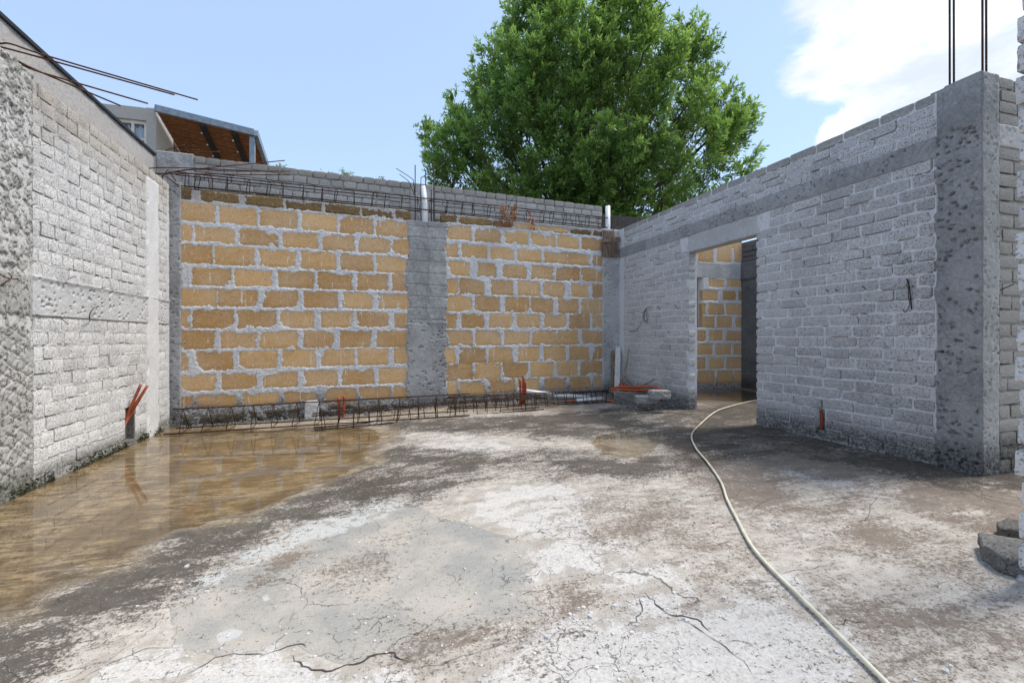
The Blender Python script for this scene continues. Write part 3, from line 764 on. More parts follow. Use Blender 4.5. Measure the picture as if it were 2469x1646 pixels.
# ---- return wall running off to the right
ew = thing('brick_wall', 'short brown-grey brick wall turning the corner from the pitted column', 'wall', (4.9, 2.25, .1))
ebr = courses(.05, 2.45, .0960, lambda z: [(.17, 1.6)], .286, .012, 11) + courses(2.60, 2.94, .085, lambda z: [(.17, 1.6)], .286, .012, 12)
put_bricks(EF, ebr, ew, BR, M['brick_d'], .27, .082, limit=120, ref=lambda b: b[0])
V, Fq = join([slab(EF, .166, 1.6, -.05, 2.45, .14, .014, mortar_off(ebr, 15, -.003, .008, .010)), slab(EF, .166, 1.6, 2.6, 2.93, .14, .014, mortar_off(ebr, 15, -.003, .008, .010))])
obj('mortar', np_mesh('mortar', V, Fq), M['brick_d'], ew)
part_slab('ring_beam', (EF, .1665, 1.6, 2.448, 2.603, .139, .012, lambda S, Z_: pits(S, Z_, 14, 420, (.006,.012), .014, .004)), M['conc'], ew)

# ---- left wall
TOPL = 2.985
lw = thing('brick_wall', 'pale limewashed brick wall with a ring beam across its middle', 'wall', (XL - .07, 4.4, 0))
def ivs_l(z):
    if 1.26 < z < 1.555: return []
    a = [(2.2, 3.70), (4.275, 6.10 if z < 2.86 else 6.66)] + ([(6.42, 6.66)] if z < 2.86 else [])
    if z < .38: a = [(2.2, 3.70), (4.275, 5.64), (5.85, 6.10), (6.42, 6.66)]
    return a
lbr = courses(-.04, 1.26, .1083, ivs_l, .20, .012, 21, .04) + courses(1.555, TOPL, .1021, ivs_l, .158, .013, 22, .035)
put_bricks(LF, lbr, lw, HB, M['brick_l'], .18, .094, ref=lambda b: b[0] if b[0] > 4.2 else 99, proud=(-.002, .004))
lm = mortar_off(lbr, 25, .001, .006, .010, holes=[(5.64, 5.85, -.06, .38, .075)])
lm2 = mortar_off(lbr, 27, -.002, .008, .009)
V, Fq = join([slab(LF, 3.55, 6.72, -.06, 1.27, .16, .011, lm), slab(LF, 3.55, 6.72, 1.55, TOPL - .02, .16, .011, lm2),
              slab(LF, 1.8, 3.548, -.06, TOPL - .02, .16, .05, lambda S, Z_: S*0 - .004)])
obj('mortar', np_mesh('mortar', V, Fq), M['mort_l'], lw)
part_slab('ring_beam', (LF, 4.27, 6.70, 1.262, 1.553, .155, .008, lambda S, Z_: pits(S, Z_, 24, 260, (.007,.018), .026, .008, .004) + .010 * sst(Z_, 1.51, 1.55)), M['conc_l'], lw)
part_slab('plaster_strip', (LF, 6.10, 6.42, -.05, 2.86, .15, .012, lambda S, Z_: .014 + (fbm(S*7, Z_*4, 33, 4)-.5)*.014 - .022*sst(np.abs(S-6.26) + (fbm(S*14, Z_*9, 34, 3)-.5)*.07, .12, .16)), M['lime'], lw)
mb = MB(); mb.box((XL - .078, 5.642, -.05), (XL - .068, 5.848, .378)); mb.box((XL - .068, 5.825, -.05), (XL - .003, 5.848, .376)); mb.box((XL - .068, 5.642, -.05), (XL + .012, 5.825, .05))
mb.part('chase_lining', M['rubble_dark'], lw, False)
def colo(S, Z_):                         # broken aggregate above, scored plaster below
    ag = np.abs(fbm(S*13, Z_*13, 41, 4, .6) - .5) * .06 + (fbm(S*34, Z_*34, 42, 3, .6) - .5) * .034 - .005
    sc = .012 + (fbm(S*6, Z_*6, 43, 3)-.5)*.012
    for an, sp in ((.55, .085), (-.62, .10)):
        u = (Z_ + S*an + (fbm(S*5, Z_*5, 44, 3)-.5)*.09) / sp
        sc = sc - .012 * np.exp(-((u - np.round(u)) * sp / .006) ** 2) * (fbm(S*8, Z_*8, 45, 2) > .36)
    k_ = sst(Z_ + (fbm(S*7, Z_*7, 46, 3)-.5)*.25, 1.05, 1.22); bm = sst(Z_, 1.25, 1.28) * sst(Z_, 1.57, 1.54)
    o_ = sc*(1-k_) + ag*k_
    return (o_*(1-bm) + (.014 + (fbm(S*20, Z_*4, 47, 3)-.5)*.014)*bm) * (1 - .5*sst(S, 4.20, 4.28))
part_slab('column', (LF, 3.70, 4.285, -.06, 3.02, .165, .009, colo), M['rough'], lw)

# ---- tan block wall at the back, traced block by block
bw = thing('block_wall', 'tan block wall with thick white mortar joints and a grey concrete column in it', 'wall', Bp(3.2, 0, -.05))
ROWL = [ # left panel: (top,bottom at x=130; top,bottom at x=1960, then blocks) in pixels of a 3.267x enlargement from (380,380)
 ((340,480,500,625),[(130,450),(485,780),(805,1100),(1140,1410),(1435,1695),(1725,1975)]),
 ((520,645,645,760),[(95,270),(295,610),(650,945),(985,1265),(1300,1550),(1585,1840),(1855,1975)]),
 ((672,820,785,905),[(95,430),(450,765),(800,1090),(1135,1400),(1445,1695),(1725,1975)]),
 ((860,995,925,1045),[(95,195),(275,570),(610,900),(950,1230),(1265,1530),(1580,1815),(1850,1975)]),
 ((1025,1160,1075,1190),[(95,460),(480,785),(830,1105),(1155,1415),(1460,1690),(1740,1975)]),
 ((1197,1338,1222,1337),[(95,245),(285,590),(635,925),(975,1230),(1285,1535),(1575,1820),(1865,1975)]),
 ((1367,1507,1362,1487),[(95,445),(495,780),(815,1100),(1150,1385),(1440,1680),(1725,1975)]),
 ((1530,1675,1499,1622),[(95,240),(305,590),(645,940),(975,1240),(1290,1550),(1575,1815),(1865,1985)]),
 ((1718,1837,1655,1770),[(95,450),(510,780),(830,1100),(1155,1410),(1455,1700),(1745,1990)]),
 ((1888,1965,1797,1905),[(100,270),(320,625),(670,955),(1005,1250),(1315,1560),(1590,1835),(1860,1990)]),
]
TOPROW = ((232,315,428,486),[(80,265),(340,650),(690,990),(1010,1290),(1320,1590),(1610,1860),(1870,1990)])
ROWR = [ # right panel: at x=450 and x=1900 of a 3.92x enlargement from (960,380)
 ((640,765,760,870),[(440,690),(730,970),(1000,1235),(1255,1485),(1505,1705),(1735,1935)]),
 ((802,930,920,1015),[(430,565),(600,840),(875,1095),(1125,1345),(1380,1595),(1610,1815),(1845,1935)]),
 ((978,1105,1050,1168),[(480,670),(755,925),(995,1210),(1260,1470),(1495,1715),(1735,1935)]),
 ((1145,1281,1192,1318),[(430,557),(587,807),(882,1082),(1132,1337),(1372,1567),(1637,1802),(1837,1940)]),
 ((1304,1448,1340,1468),[(430,692),(727,962),(1012,1232),(1257,1457),(1517,1702),(1737,1940)]),
 ((1474,1608,1481,1606),[(430,547),(602,812),(862,1082),(1127,1337),(1382,1587),(1617,1812),(1842,1940)]),
 ((1636,1778,1631,1756),[(430,702),(732,967),(1007,1242),(1262,1487),(1507,1712),(1742,1940)]),
 ((1804,1946,1780,1902),[(430,532),(582,822),(857,1077),(1132,1332),(1377,1582),(1622,1807),(1842,1940)]),
 ((1961,2111,1920,2045),[(430,702),(722,962),(997,1222),(1252,1467),(1502,1697),(1727,1940)]),
 ((2126,2252,2061,2170),[(470,552),(592,822),(862,1097),(1132,1337),(1382,1587),(1627,1817),(1847,1940)]),
]
TOPR_ = ((545,605,690,735),[(410,560),(575,885),(895,1080),(1100,1320),(1335,1600),(1620,1820),(1840,1940)])
def trace(rows, sc, ox, oy, xl, xr):
    out_ = []
    for (tl, bl, tr, br_), bl_ in rows:
        for x0, x1 in bl_:
            xm = (x0 + x1) / 2; k_ = (xm - xl) / (xr - xl)
            yt, yb = tl + (tr - tl) * k_, bl + (br_ - bl) * k_
            s0, _ = onB(ox + x0/sc, oy + yt/sc); s1, zt = onB(ox + x1/sc, oy + yt/sc); _, zb = onB(ox + xm/sc, oy + yb/sc); _, zt = onB(ox + xm/sc, oy + yt/sc)
            out_.append((s0, s1, zb, zt))
    return out_
tb = trace(ROWL, 3.267, 380, 380, 130, 1960) + trace(ROWR, 3.92, 960, 380, 450, 1900)
td = trace([TOPROW], 3.267, 380, 380, 130, 1960); td2 = trace([TOPR_], 3.92, 960, 380, 450, 1900)
grow = lambda L_, e: [(a-e, b+e, c-e, d_+e) for a, b, c, d_ in L_]
put_bricks(BF, grow(tb, .022), bw, TB, M['tan'], .40, .20, 'block', proud=(-.001, .004))
put_bricks(BF, grow(td, .010) + grow(td2[:3], .010) + grow(td2[5:], .01), bw, TB, M['tan_dark'], .40, .20, 'block', proud=(.002, .010))
put_bricks(BF, grow(td2[3:5], .010), bw, TB, M['tan'], .40, .20, 'block', proud=(-.001, .006))
topz = lambda S: np.interp(S, [0, 3.2, BL], [2.955, 2.95, 2.925])
CS0, CS1 = onB(981, 700)[0], onB(1076, 700)[0]    # the column's edges along the wall
tmo = mortar_off(grow(tb, .009) + td + td2, 55, .0065, .013, .021, -.012, lines=False, patch=.18)
M['foot'] = m_masonry('damp_footing', (.022,.018,.014), (.12,.10,.08), wash=(.26,.24,.21), wash_amt=.35, pit=.6, rnd=0, bump=.012, coarse=.6)
def tanm(S, Z_):
    o_ = tmo(S, Z_); ft = sst(Z_ + (fbm(S*3, Z_*3, 57, 4)-.5)*.16, .20, .10)   # rough footing below the lowest course
    return o_ + ft * (.012 + (fbm(S*12, Z_*12, 58, 4)-.5)*.05)
V, Fq = join([slab(BF, .05, CS0 + .01, -.06, 2.955, .14, .0105, tanm, lambda S: topz(S) - .012), slab(BF, CS1 - .01, BL - .02, -.06, 2.94, .14, .0115, tanm, lambda S: topz(S) - .012)])
obj('mortar', np_mesh('mortar', V, Fq), M['mort_t'], bw)
for a_, b_ in ((.10, CS0 + .02), (CS1 - .02, BL - .03)):
    ftop = lambda S: .10 + .05 * sst(S, 1.5, 3.0) + .16 * fbm(S*2.2, S*0, 56, 5, .6) - .04 * sst(S, 4.5, 6)
    part_slab('footing', (BF, a_, b_, -.06, .2, .10, .013, lambda S, Z_: .022 + (fbm(S*11, Z_*11, 59, 4)-.5)*.045 - .05*sst(Z_, .15, .2), ftop), M['foot'], bw)
def colm(S, Z_):                         # board marks above, hammered below, ragged sides
    zt = onB(1030, 560)[1]
    o_ = pits(S, Z_, 61, 170, (.012,.022), .026, .0)
    bd = .010 * (np.abs(((Z_ + (fbm(S*4, Z_*2, 62, 2)-.5)*.03) / .17) % 1 - .5) > .46)
    o_ = np.where(Z_ > 1.35, (fbm(S*7, Z_*7, 63, 4)-.5)*.022 - bd, o_)
    c = (CS0 + CS1) / 2; hw = (CS1 - CS0) / 2
    o_ = o_ + .018 + .008 * np.sign(S - c - .02 - (fbm(S*0+3, Z_*4, 66, 3)-.5)*.2) * (Z_ > 1.3)
    return o_ - .035 * sst(np.abs(S - c) + (fbm(S*10, Z_*7, 65, 4)-.5)*.13, hw - .015, hw + .03)
part_slab('column', (BF, CS0 - .06, CS1 + .06, -.06, onB(1030, 535)[1], .12, .0095, colm), M['conc_b'], bw)
part_slab('column', (BF, -.03, .105, -.05, 3.02, .13, .010, lambda S, Z_: pits(S, Z_, 67, 200, (.010,.016), .022, .020, .004) - .02*sst(S, .09, .125)), M['conc_b'], bw)
cs1 = onB(1452, 800)[0]
part_slab('column', (BF, cs1, BL + .04, -.05, onB(1470, 553)[1], .13, .0095, lambda S, Z_: pits(S, Z_, 68, 190, (.011,.018), .026, .022, .005) + .012*sst(Z_, 2.5, 2.4)), M['conc'], bw)

# ---- weathered brick wall standing behind the tan one
PF = Face(B0 - BN * .32 - BD * .40, BD, BN)
pw = thing('brick_wall', 'weathered grey brick wall rising behind the rusty cage on the tan wall', 'wall', tuple(PF.P(3.2, 0, -.06)))
def onP(px, py):
    v = ray(px, py); k_ = np.dot(PF.o, BN) / np.dot(v[:2], BN); p = v * k_
    return float(np.dot(p[:2] - PF.o, BD)), float(p[2] + CAM_Z)
pe0, pe1 = onP(376, 420)[0], onP(1452, 520)[0]
topp = lambda S: np.interp(S, [pe0, pe0 + .5, pe1], [onP(380, 363)[1], onP(533, 383)[1], onP(1434, 495)[1]])
pc = (onP(989, 470)[0], onP(1047, 470)[0])
pbr = []
for b in courses(2.62, 3.475, .108, lambda z: [(pe0 + .42, pc[0]), (pc[1], pe1)], .172, .012, 31, .03):
    pbr.append((b[0], b[1], b[2] + (topp(b[0]) - 3.475), b[3] + (topp(b[0]) - 3.475)))
put_bricks(PF, pbr, pw, HB, M['brick_p'], .18, .094, proud=(.001, .010))
V, Fq = slab(PF, pe0 + .40, pe1, -.2, 3.46, .15, .014, mortar_off(pbr, 71, -.005, .010, .012), lambda S: topp(S) - .014)
obj('mortar', np_mesh('mortar', V, Fq), M['brick_p'], pw)
part_slab('column', (PF, pe0, pe0 + .41, -.2, onP(376, 362)[1], .16, .015, lambda S, Z_: .006 + (fbm(S*6, Z_*6, 73, 4)-.5)*.03), M['conc_b'], pw)
part_slab('column', (PF, pc[0], pc[1], 2.2, topp(pc[0]) - .005, .14, .012, lambda S, Z_: pits(S, Z_, 74, 240, (.007,.012), .015, .008)), M['conc_b'], pw)
# a black wall end under the tree
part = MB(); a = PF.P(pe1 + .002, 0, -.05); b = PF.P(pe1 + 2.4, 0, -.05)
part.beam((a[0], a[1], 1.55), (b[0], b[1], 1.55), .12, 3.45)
part.one('yard_wall', M['dark_wall'], 'black wall under the tree beyond the brick wall', 'wall', sm=False)

# ---- inner room seen through the doorway
def B_x(px): return onB(px, 800)[0]
IF = Face(B0 + BN * -.06, BD, BN)
iw = thing('block_wall', 'tan block wall with a grey concrete band seen through the doorway', 'wall', Bp(8.0, .1, -.1))
def onI(px, py):
    v = ray(px, py); k_ = np.dot(IF.o, BN) / np.dot(v[:2], BN); p = v * k_
    return float(np.dot(p[:2] - IF.o, BD)), float(p[2] + CAM_Z)
ROWI = [((150,160,320,345),[(-40,115),(150,285),(312,440),(462,540)]) ,
 ((470,470,540,545),[(245,380),(400,540)]), ((565,575,655,660),[(200,325),(365,478),(500,540)]),
 ((685,690,780,780),[(195,215),(240,378),(395,540)]), ((795,795,890,892),[(195,295),(320,450),(475,540)]),
 ((915,915,1000,1010),[(60,220),(250,365),(398,540)]), ((1035,1030,1125,1125),[(150,280),(305,440),(460,540)]),
 ((1150,1150,1245,1245),[(70,218),(245,378),(398,540)]), ((1262,1260,1375,1370),[(150,298),(320,450),(462,540)])]
ibl = []
for (tl, tr, bl, br_), blk in ROWI:
    for x0, x1 in blk:
        s0, zt = onI(1640 + x0/3.563, 540 + (tl+tr)/2/3.563); s1, _ = onI(1640 + x1/3.563, 700); _, zb = onI(1640 + (x0+x1)/7.126, 540 + (bl+br_)/2/3.563)
        ibl.append((s0, s1, zb, zt))
ibl.append((onI(1640 + 400/3.563, 585)[0], onI(1786, 585)[0], onI(1770, 600)[1], onI(1770, 585)[1]))
put_bricks(IF, grow(ibl, .016), iw, TB, M['tan'], .40, .20, 'block', proud=(-.001, .004))
si0, si1 = onI(1695, 700)[0], onI(1788, 700)[0]; zb0, zb1 = onI(1740, 672)[1], onI(1740, 635)[1]; zsill = onI(1690, 790)[1]
imo = mortar_off(ibl, 81, .0065, .012, .019, -.012, lines=False)
V, Fq = join([slab(IF, BL + .30, si1, -.06, zsill, .14, .014, imo), slab(IF, si0, si1, zsill, zb0, .14, .014, imo), slab(IF, BL + .30, si1, zb1, 2.98, .14, .014, imo)])
obj('mortar', np_mesh('mortar', V, Fq), M['mort_t'], iw)
part_slab('concrete_band', (IF, BL + .30, si1, zb0, zb1, .14, .014, lambda S, Z_: .006 + (fbm(S*6, Z_*9, 83, 4)-.5)*.010), M['conc'], iw)
ic = IF.P(si1, 0, 0); XI = float(ic[0])
XF = Face((XI, 0), (0, 1), (-1, 0))
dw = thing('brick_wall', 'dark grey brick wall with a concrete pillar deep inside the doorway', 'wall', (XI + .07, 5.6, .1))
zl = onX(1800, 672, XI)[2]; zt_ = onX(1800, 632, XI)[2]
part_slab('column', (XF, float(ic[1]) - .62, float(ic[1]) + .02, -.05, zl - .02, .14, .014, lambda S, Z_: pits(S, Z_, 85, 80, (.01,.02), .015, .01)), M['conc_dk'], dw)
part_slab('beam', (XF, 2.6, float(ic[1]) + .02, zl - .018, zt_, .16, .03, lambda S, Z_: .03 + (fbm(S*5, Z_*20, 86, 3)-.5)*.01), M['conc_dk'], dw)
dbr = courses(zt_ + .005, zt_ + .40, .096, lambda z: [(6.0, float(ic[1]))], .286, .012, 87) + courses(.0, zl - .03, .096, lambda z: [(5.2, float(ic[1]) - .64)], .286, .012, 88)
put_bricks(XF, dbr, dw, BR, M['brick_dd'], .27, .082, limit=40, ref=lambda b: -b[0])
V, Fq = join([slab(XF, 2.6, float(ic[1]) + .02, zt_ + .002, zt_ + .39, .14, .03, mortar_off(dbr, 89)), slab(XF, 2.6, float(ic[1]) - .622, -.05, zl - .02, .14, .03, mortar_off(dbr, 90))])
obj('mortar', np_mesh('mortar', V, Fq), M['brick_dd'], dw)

# ---- toothed end of a brick wall close by on the right
nw = thing('brick_wall', 'toothed pale brick wall end beside the two mouldy blocks on the floor', 'wall', (2.8, 1.17, .1))
NB = variants('brick', .30, .115, .14, 6, 400, nx=7, nz=5, chip=.012, relief=.006)
nf = Face((2.515, 1.10), (1, 0), (0, -1)); q = random.Random(9); z = .02; k_ = 0; nbr = []
while z < 3.3:
    o_ = q.uniform(-.012, .016); nbr.append((o_, .30 + o_, z + .004, z + .122))
    for j in range(1, 4): nbr.append((.31*j + o_, .31*j + .30 + o_, z + .004, z + .122))
    z += .126
put_bricks(nf, nbr, nw, NB, M['brick_l'], .30, .115, ref=lambda b: b[0], proud=(-.004, .008))
V, Fq = slab(nf, .035, 1.2, -.02, 3.28, .13, .03, lambda S, Z_: S*0 - .012)
obj('mortar', np_mesh('mortar', V, Fq), M['mort_l'], nw)

# ------------------------------------------------------------------ neighbours
XN = -2.62
hw_ = thing('plastered_wall', 'tall grey plastered wall with a thin coping beyond the pale brick wall', 'wall', (XN - .1, 3.5, 0))
yN = float(onX(371, 380, XN)[1]); zN = float(onX(371, 364, XN)[2]); z0N = float(onX(0, 24, XN)[2]); y0N = float(onX(0, 24, XN)[1])
NF = Face((XN, 0), (0, 1), (1, 0))
topn = lambda S: zN - .055 + (S - yN) * (z0N - zN) / (y0N - yN)
part_slab('wall', (NF, 0.6, yN, -.2, 3.4, .2, .045, lambda S, Z_: (fbm(S*9, Z_*9, 91, 4)-.5)*.012, topn), M['plaster'], hw_, True)
mb = MB()
a, b = (XN - .10, .6, topn(.6) + .016), (XN - .10, yN + .02, topn(yN) + .016)
mb.beam(a, b, .24, .03); mb.part('coping', M['blacksteel'], hw_, False)

YH = 14.0
def H(px, py, dy=0.0): return onY(px, py, YH + dy)
ho = thing('neighbour_house', 'grey plastered neighbour house with a curtained window and brown slatted canopy', 'house', tuple(H(330, 400)[:2]) + (0,))
c = H(376, 262); cx, ztop = c[0], c[2]
zwt = H(300, 256)[2]; wl = H(281, 290)[0]; wr = H(353, 290)[0]; w0, w1 = H(281, 342)[2] - .4, H(281, 283)[2]
mb = MB()                                # front wall round the window opening, side wall
x0 = cx - 6
mb.box((x0, YH, 0), (wl, YH + .2, zwt)); mb.box((wr, YH, 0), (cx, YH + .2, ztop)); mb.box((wl, YH, 0), (wr, YH + .2, w0)); mb.box((wl, YH, w1), (wr, YH + .2, (zwt + ztop) / 2))
mb.box((cx - .2, YH + .2, 0), (cx, YH + 6, ztop - .15))
mb.part('wall', M['plaster'], ho, False)
MB().box((x0, YH + .2, zwt - .3), (cx - .2, YH + 6, zwt - .15)).part('roof', M['plaster'], ho, False)
MB().box((x0, YH + 5.9, 0), (cx, YH + 6, ztop - .2)).part('rear_wall', M['plaster'], ho, False)
wn = MB()
for (a, b) in (((wl, w0), (wl + .07, w1)), ((wr - .07, w0), (wr, w1)), ((wl + .07, w1 - .08), (wr - .07, w1)), ((wl + .07, w0), (wr - .07, w0 + .07)),
               (((wl+wr)/2 - .03, w0 + .07), ((wl+wr)/2 + .03, w1 - .08))):
    wn.box((a[0], YH + .06, a[1]), (b[0], YH + .12, b[1]))
wz = w0 + (w1 - w0) * .52
wn.box((wl + .07, YH + .065, wz), ((wl+wr)/2 - .03, YH + .115, wz + .05)); wn.box(((wl+wr)/2 + .03, YH + .065, wz), (wr - .07, YH + .115, wz + .05))
win = wn.part('window', M['frame'], ho, False)
MB().box((wl + .06, YH + .088, w0 + .06), (wr - .06, YH + .094, w1 - .07)).part('pane', M['glass'], win, False)
cu = MB(); n_ = 48; P_ = []
for i in range(n_ + 1):
    x = wl + .05 + (wr - wl - .1) * i / n_; y = YH + .17 + .03 * math.sin(i * .9) + .012 * math.sin(i * 2.3)
    dz = .05 + .10 * abs(math.sin(i * math.pi / 12)) ; P_ += [(x, y, w0), (x, y, w1 - dz)]
cu.add(P_, [(2*i, 2*i+2, 2*i+3, 2*i+1) for i in range(n_)]); cu.part('curtain', M['curtain'], win)
# canopy: blue steel beam, black rafters, brown slats
can = thing('slatted_canopy', 'brown slatted canopy on blue steel beams against the grey neighbour house', 'canopy', tuple(H(500, 380)[:2]) + (0,))
e0, e1 = H(374, 261, -.15), H(612, 320, -.15)
back = np.array([.05, 5.2, -1.55])
MB().beam(e0, e1, .10, .16).part('beam', M['bluesteel'], can, False)
MB().beam(e1 + np.array([.05, .0, 0]), e1 + back + np.array([.05, 0, 0]), .10, .16).part('beam', M['bluesteel'], can, False)
pt = H(607, 318, -.13); MB().box((pt[0] - .06, pt[1] + .02, 0), (pt[0] + .06, pt[1] + .14, pt[2] - .06)).part('post', M['bluesteel'], can, False)
for px in (485, 562):
    p = H(px, 261 + (px - 374) * .248, -.1); MB().beam(p + np.array([0,.05,-.10]), p + back + np.array([0,0,-.10]), .12, .10).part('rafter', M['blacksteel'], can, False)
sl = MB(); ns_ = 60; q = random.Random(4)
for i in range(ns_):
    f0 = (i + .12) / ns_; f1 = (i + .90 - (.25 if q.random() < .15 else 0)) / ns_
    if q.random() < .04: continue
    ca, cb = e0 + back*f0, e1 + back*f0; da = back * (f1 - f0)
    sl.obox((ca + cb)/2 + da/2 + np.array([0, 0, -.01 + q.uniform(-.006, .006)]), (cb - ca)/2, da/2, (0, 0, .012))
sl.part('slats', M['deck'], can, False, 'stuff')
lb = MB()
for fx in (.47, .80, .985):
    for i in range(7):
        p = e0 + (e1 - e0)*fx + back*(.06 + i*.085) + np.array([-.12, 0, -.13]); lb.obox(p, (.016,0,0), (0,.016,0), (0,0,.016))
lb.part('string_lights', M['lamp'], can, False, 'stuff')
# a dark doorway in the side of the house
MB().box((cx + .002, YH + 1.1, 2.5), (cx + .03, YH + 2.3, H(395, 318, 1.2)[2])).part('side_door', M['wood_form'], ho, False)

# ------------------------------------------------------------------ tree
TP = np.array([5.1, 10.6, 0.0])
tr = thing('acacia_tree', 'big dense green acacia tree overhanging the walls', 'tree', tuple(TP))
OUT = [(1003,404),(1000,330),(1020,250),(1075,262),(1112,180),(1110,120),(1165,128),(1190,30),(1215,-10),(1290,-60),(1385,20),(1410,30),(1450,-60),(1560,-40),(1612,90),(1650,75),(1690,20),(1722,60),(1718,140),(1765,170),(1790,230),(1828,290),(1824,350),(1790,400),(1760,470),(1720,530),(1620,590),(1500,620),(1400,610),(1280,580),(1160,545),(1050,500)]
fw = TP[0]*SN + TP[1]*CS
OUT3 = [np.array([((x - CX)/FPX)*fw, -(y - HY)/FPX*fw + CAM_Z]) for x, y in OUT]   # (right, up) in the crown's middle plane
ctr = np.array([((1410 - CX)/FPX)*fw, -(330 - HY)/FPX*fw + CAM_Z])
RT, FWD = np.array([CS, -SN, 0]), np.array([SN, CS, 0])
ang = np.array([math.atan2(p[1]-ctr[1], p[0]-ctr[0]) for p in OUT3]); rad = np.array([np.linalg.norm(p-ctr) for p in OUT3]) * np.where(np.sin(ang) > -.15, .905, np.where(np.cos(ang) < -.3, .94, 1.06))
o_ = np.argsort(ang); ang, rad = ang[o_], rad[o_]
def outline(a): return np.interp(a, np.concatenate([ang[-1:]-2*math.pi, ang, ang[:1]+2*math.pi]), np.concatenate([rad[-1:], rad, rad[:1]]))
rg = np.random.default_rng(12)
plumes = []
root_c = np.array([*(RT*ctr[0] + FWD*fw)[:2], ctr[1] - 1.9])
def crown_pt(a, fr, dep):                # angle, fraction of the outline, depth -1..1
    r_ = outline(a) * fr; p = RT*(ctr[0] + r_*math.cos(a)) + FWD*(fw + dep); p = p.copy(); p[2] = ctr[1] + r_*math.sin(a); return p
for i in range(60):                      # the outline's plumes
    a = -math.pi + 2*math.pi*(i + rg.uniform(-.4,.4))/60; plumes.append((crown_pt(a, rg.uniform(.86, 1.03), rg.uniform(-.9, .7)), rg.uniform(1.0, 1.5), rg.uniform(.24, .34), 1.0))
for i in range(215):                     # the dome facing us and the far side
    a = rg.uniform(-math.pi, math.pi); fr = math.sqrt(rg.uniform(.02, .92)); sg = -1 if i < 150 else 1
    plumes.append((crown_pt(a, fr, sg*2.7*math.sqrt(max(0, 1 - fr*fr))*rg.uniform(.72, 1.05)), rg.uniform(.9, 1.5), rg.uniform(.28, .44), 1.0))
for i in range(170):                      # a few inner ones
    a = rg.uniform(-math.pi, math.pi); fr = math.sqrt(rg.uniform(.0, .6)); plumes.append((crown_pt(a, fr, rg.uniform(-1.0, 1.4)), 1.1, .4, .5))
LV, YG = [], []
twg = MB()
for tip, Lp, rp, dn in plumes:
    outd = tip - root_c; outd = outd / np.linalg.norm(outd); ax = outd*.55 + np.array([0,0,.75]) + rg.normal(0,.12,3); ax /= np.linalg.norm(ax)
    if tip[2] < root_c[2] + .4: ax = outd*.8 + np.array([0,0,.25]) + rg.normal(0,.15,3); ax /= np.linalg.norm(ax)
    basep = tip - ax * Lp
    n_t = 26; pj = rg.random()
    e1_ = np.cross(ax, [0.3,.5,.8]); e1_ /= np.linalg.norm(e1_); e2_ = np.cross(ax, e1_)
    twg.tube([basep - outd*.5, basep + ax*Lp*.4, tip - ax*.1], .014, 4, .004, False)
    for k_ in range(n_t):                # branchlets around the plume's axis
        tt = rg.uniform(.0, .92); ph = rg.uniform(0, 6.283); rd = e1_*math.cos(ph) + e2_*math.sin(ph)
        p0 = basep + ax*Lp*tt; ln = rp * (1.15 - .75*tt) * rg.uniform(.7, 1.2) + .12
        dv = rd*.8 + ax*.65; dv /= np.linalg.norm(dv)
        m = int(rg.integers(24, 32) * dn)
        u = rg.uniform(.12, 1.0, m)
        c_ = p0 + np.outer(u*ln, dv) + rg.normal(0, .018, (m,3))
        ld = dv*.75 + rg.normal(0, .55, (m,3)) + np.array([0,0,.12]); ld /= np.linalg.norm(ld, axis=1)[:,None]
        sdv = np.cross(ld, rg.normal(0, 1, (m,3))); sdv /= np.linalg.norm(sdv, axis=1)[:,None]
        nrm = np.cross(ld, sdv); ll = rg.uniform(.07, .135, m)[:,None]; wd = ll * rg.uniform(.12, .18, m)[:,None]
        mid = c_ + ld*ll*.5 + nrm*ll*.05
        LV.append(np.stack([c_, mid + sdv*wd, c_ + ld*ll - nrm*ll*.05, mid - sdv*wd], 1))
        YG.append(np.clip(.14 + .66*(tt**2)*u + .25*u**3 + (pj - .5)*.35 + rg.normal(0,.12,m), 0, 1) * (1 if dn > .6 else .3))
LV = np.concatenate(LV); YG = np.concatenate(YG); nl = len(LV)
ii = np.arange(nl*4).reshape(-1, 4)
cm_ = np_mesh('crown', LV.reshape(-1,3), np.concatenate([ii[:, [0,1,2]], ii[:, [0,2,3]]]))
cm_.attributes.new('young', 'FLOAT', 'POINT').data.foreach_set('value', np.repeat(YG, 4).astype(np.float32))
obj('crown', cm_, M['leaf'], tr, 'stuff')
twg.part('twigs', M['bark'], tr, True, 'stuff')
mb = MB(); mb.tube([TP, TP + [.05,.1,1.2], TP + [-.1,-.05,2.6], TP + [0,0,3.9], np.array([root_c[0], root_c[1], root_c[2] + 1.5])], .26, 10, .10)
mb.part('trunk', M['bark'], tr)
lm_ = MB()
for i in range(16):
    a = i*.393*2.4; p0 = TP + np.array([0, 0, 2.4 + i*.17]); tip = plumes[(i*13) % 200][0]
    lm_.tube(curve([p0, p0*.55 + tip*.45 + np.array([0,0,-.35]), tip - (tip-p0)*.12], 4), .085 - i*.002, 6, .018)
lm_.part('limbs', M['bark'], tr)

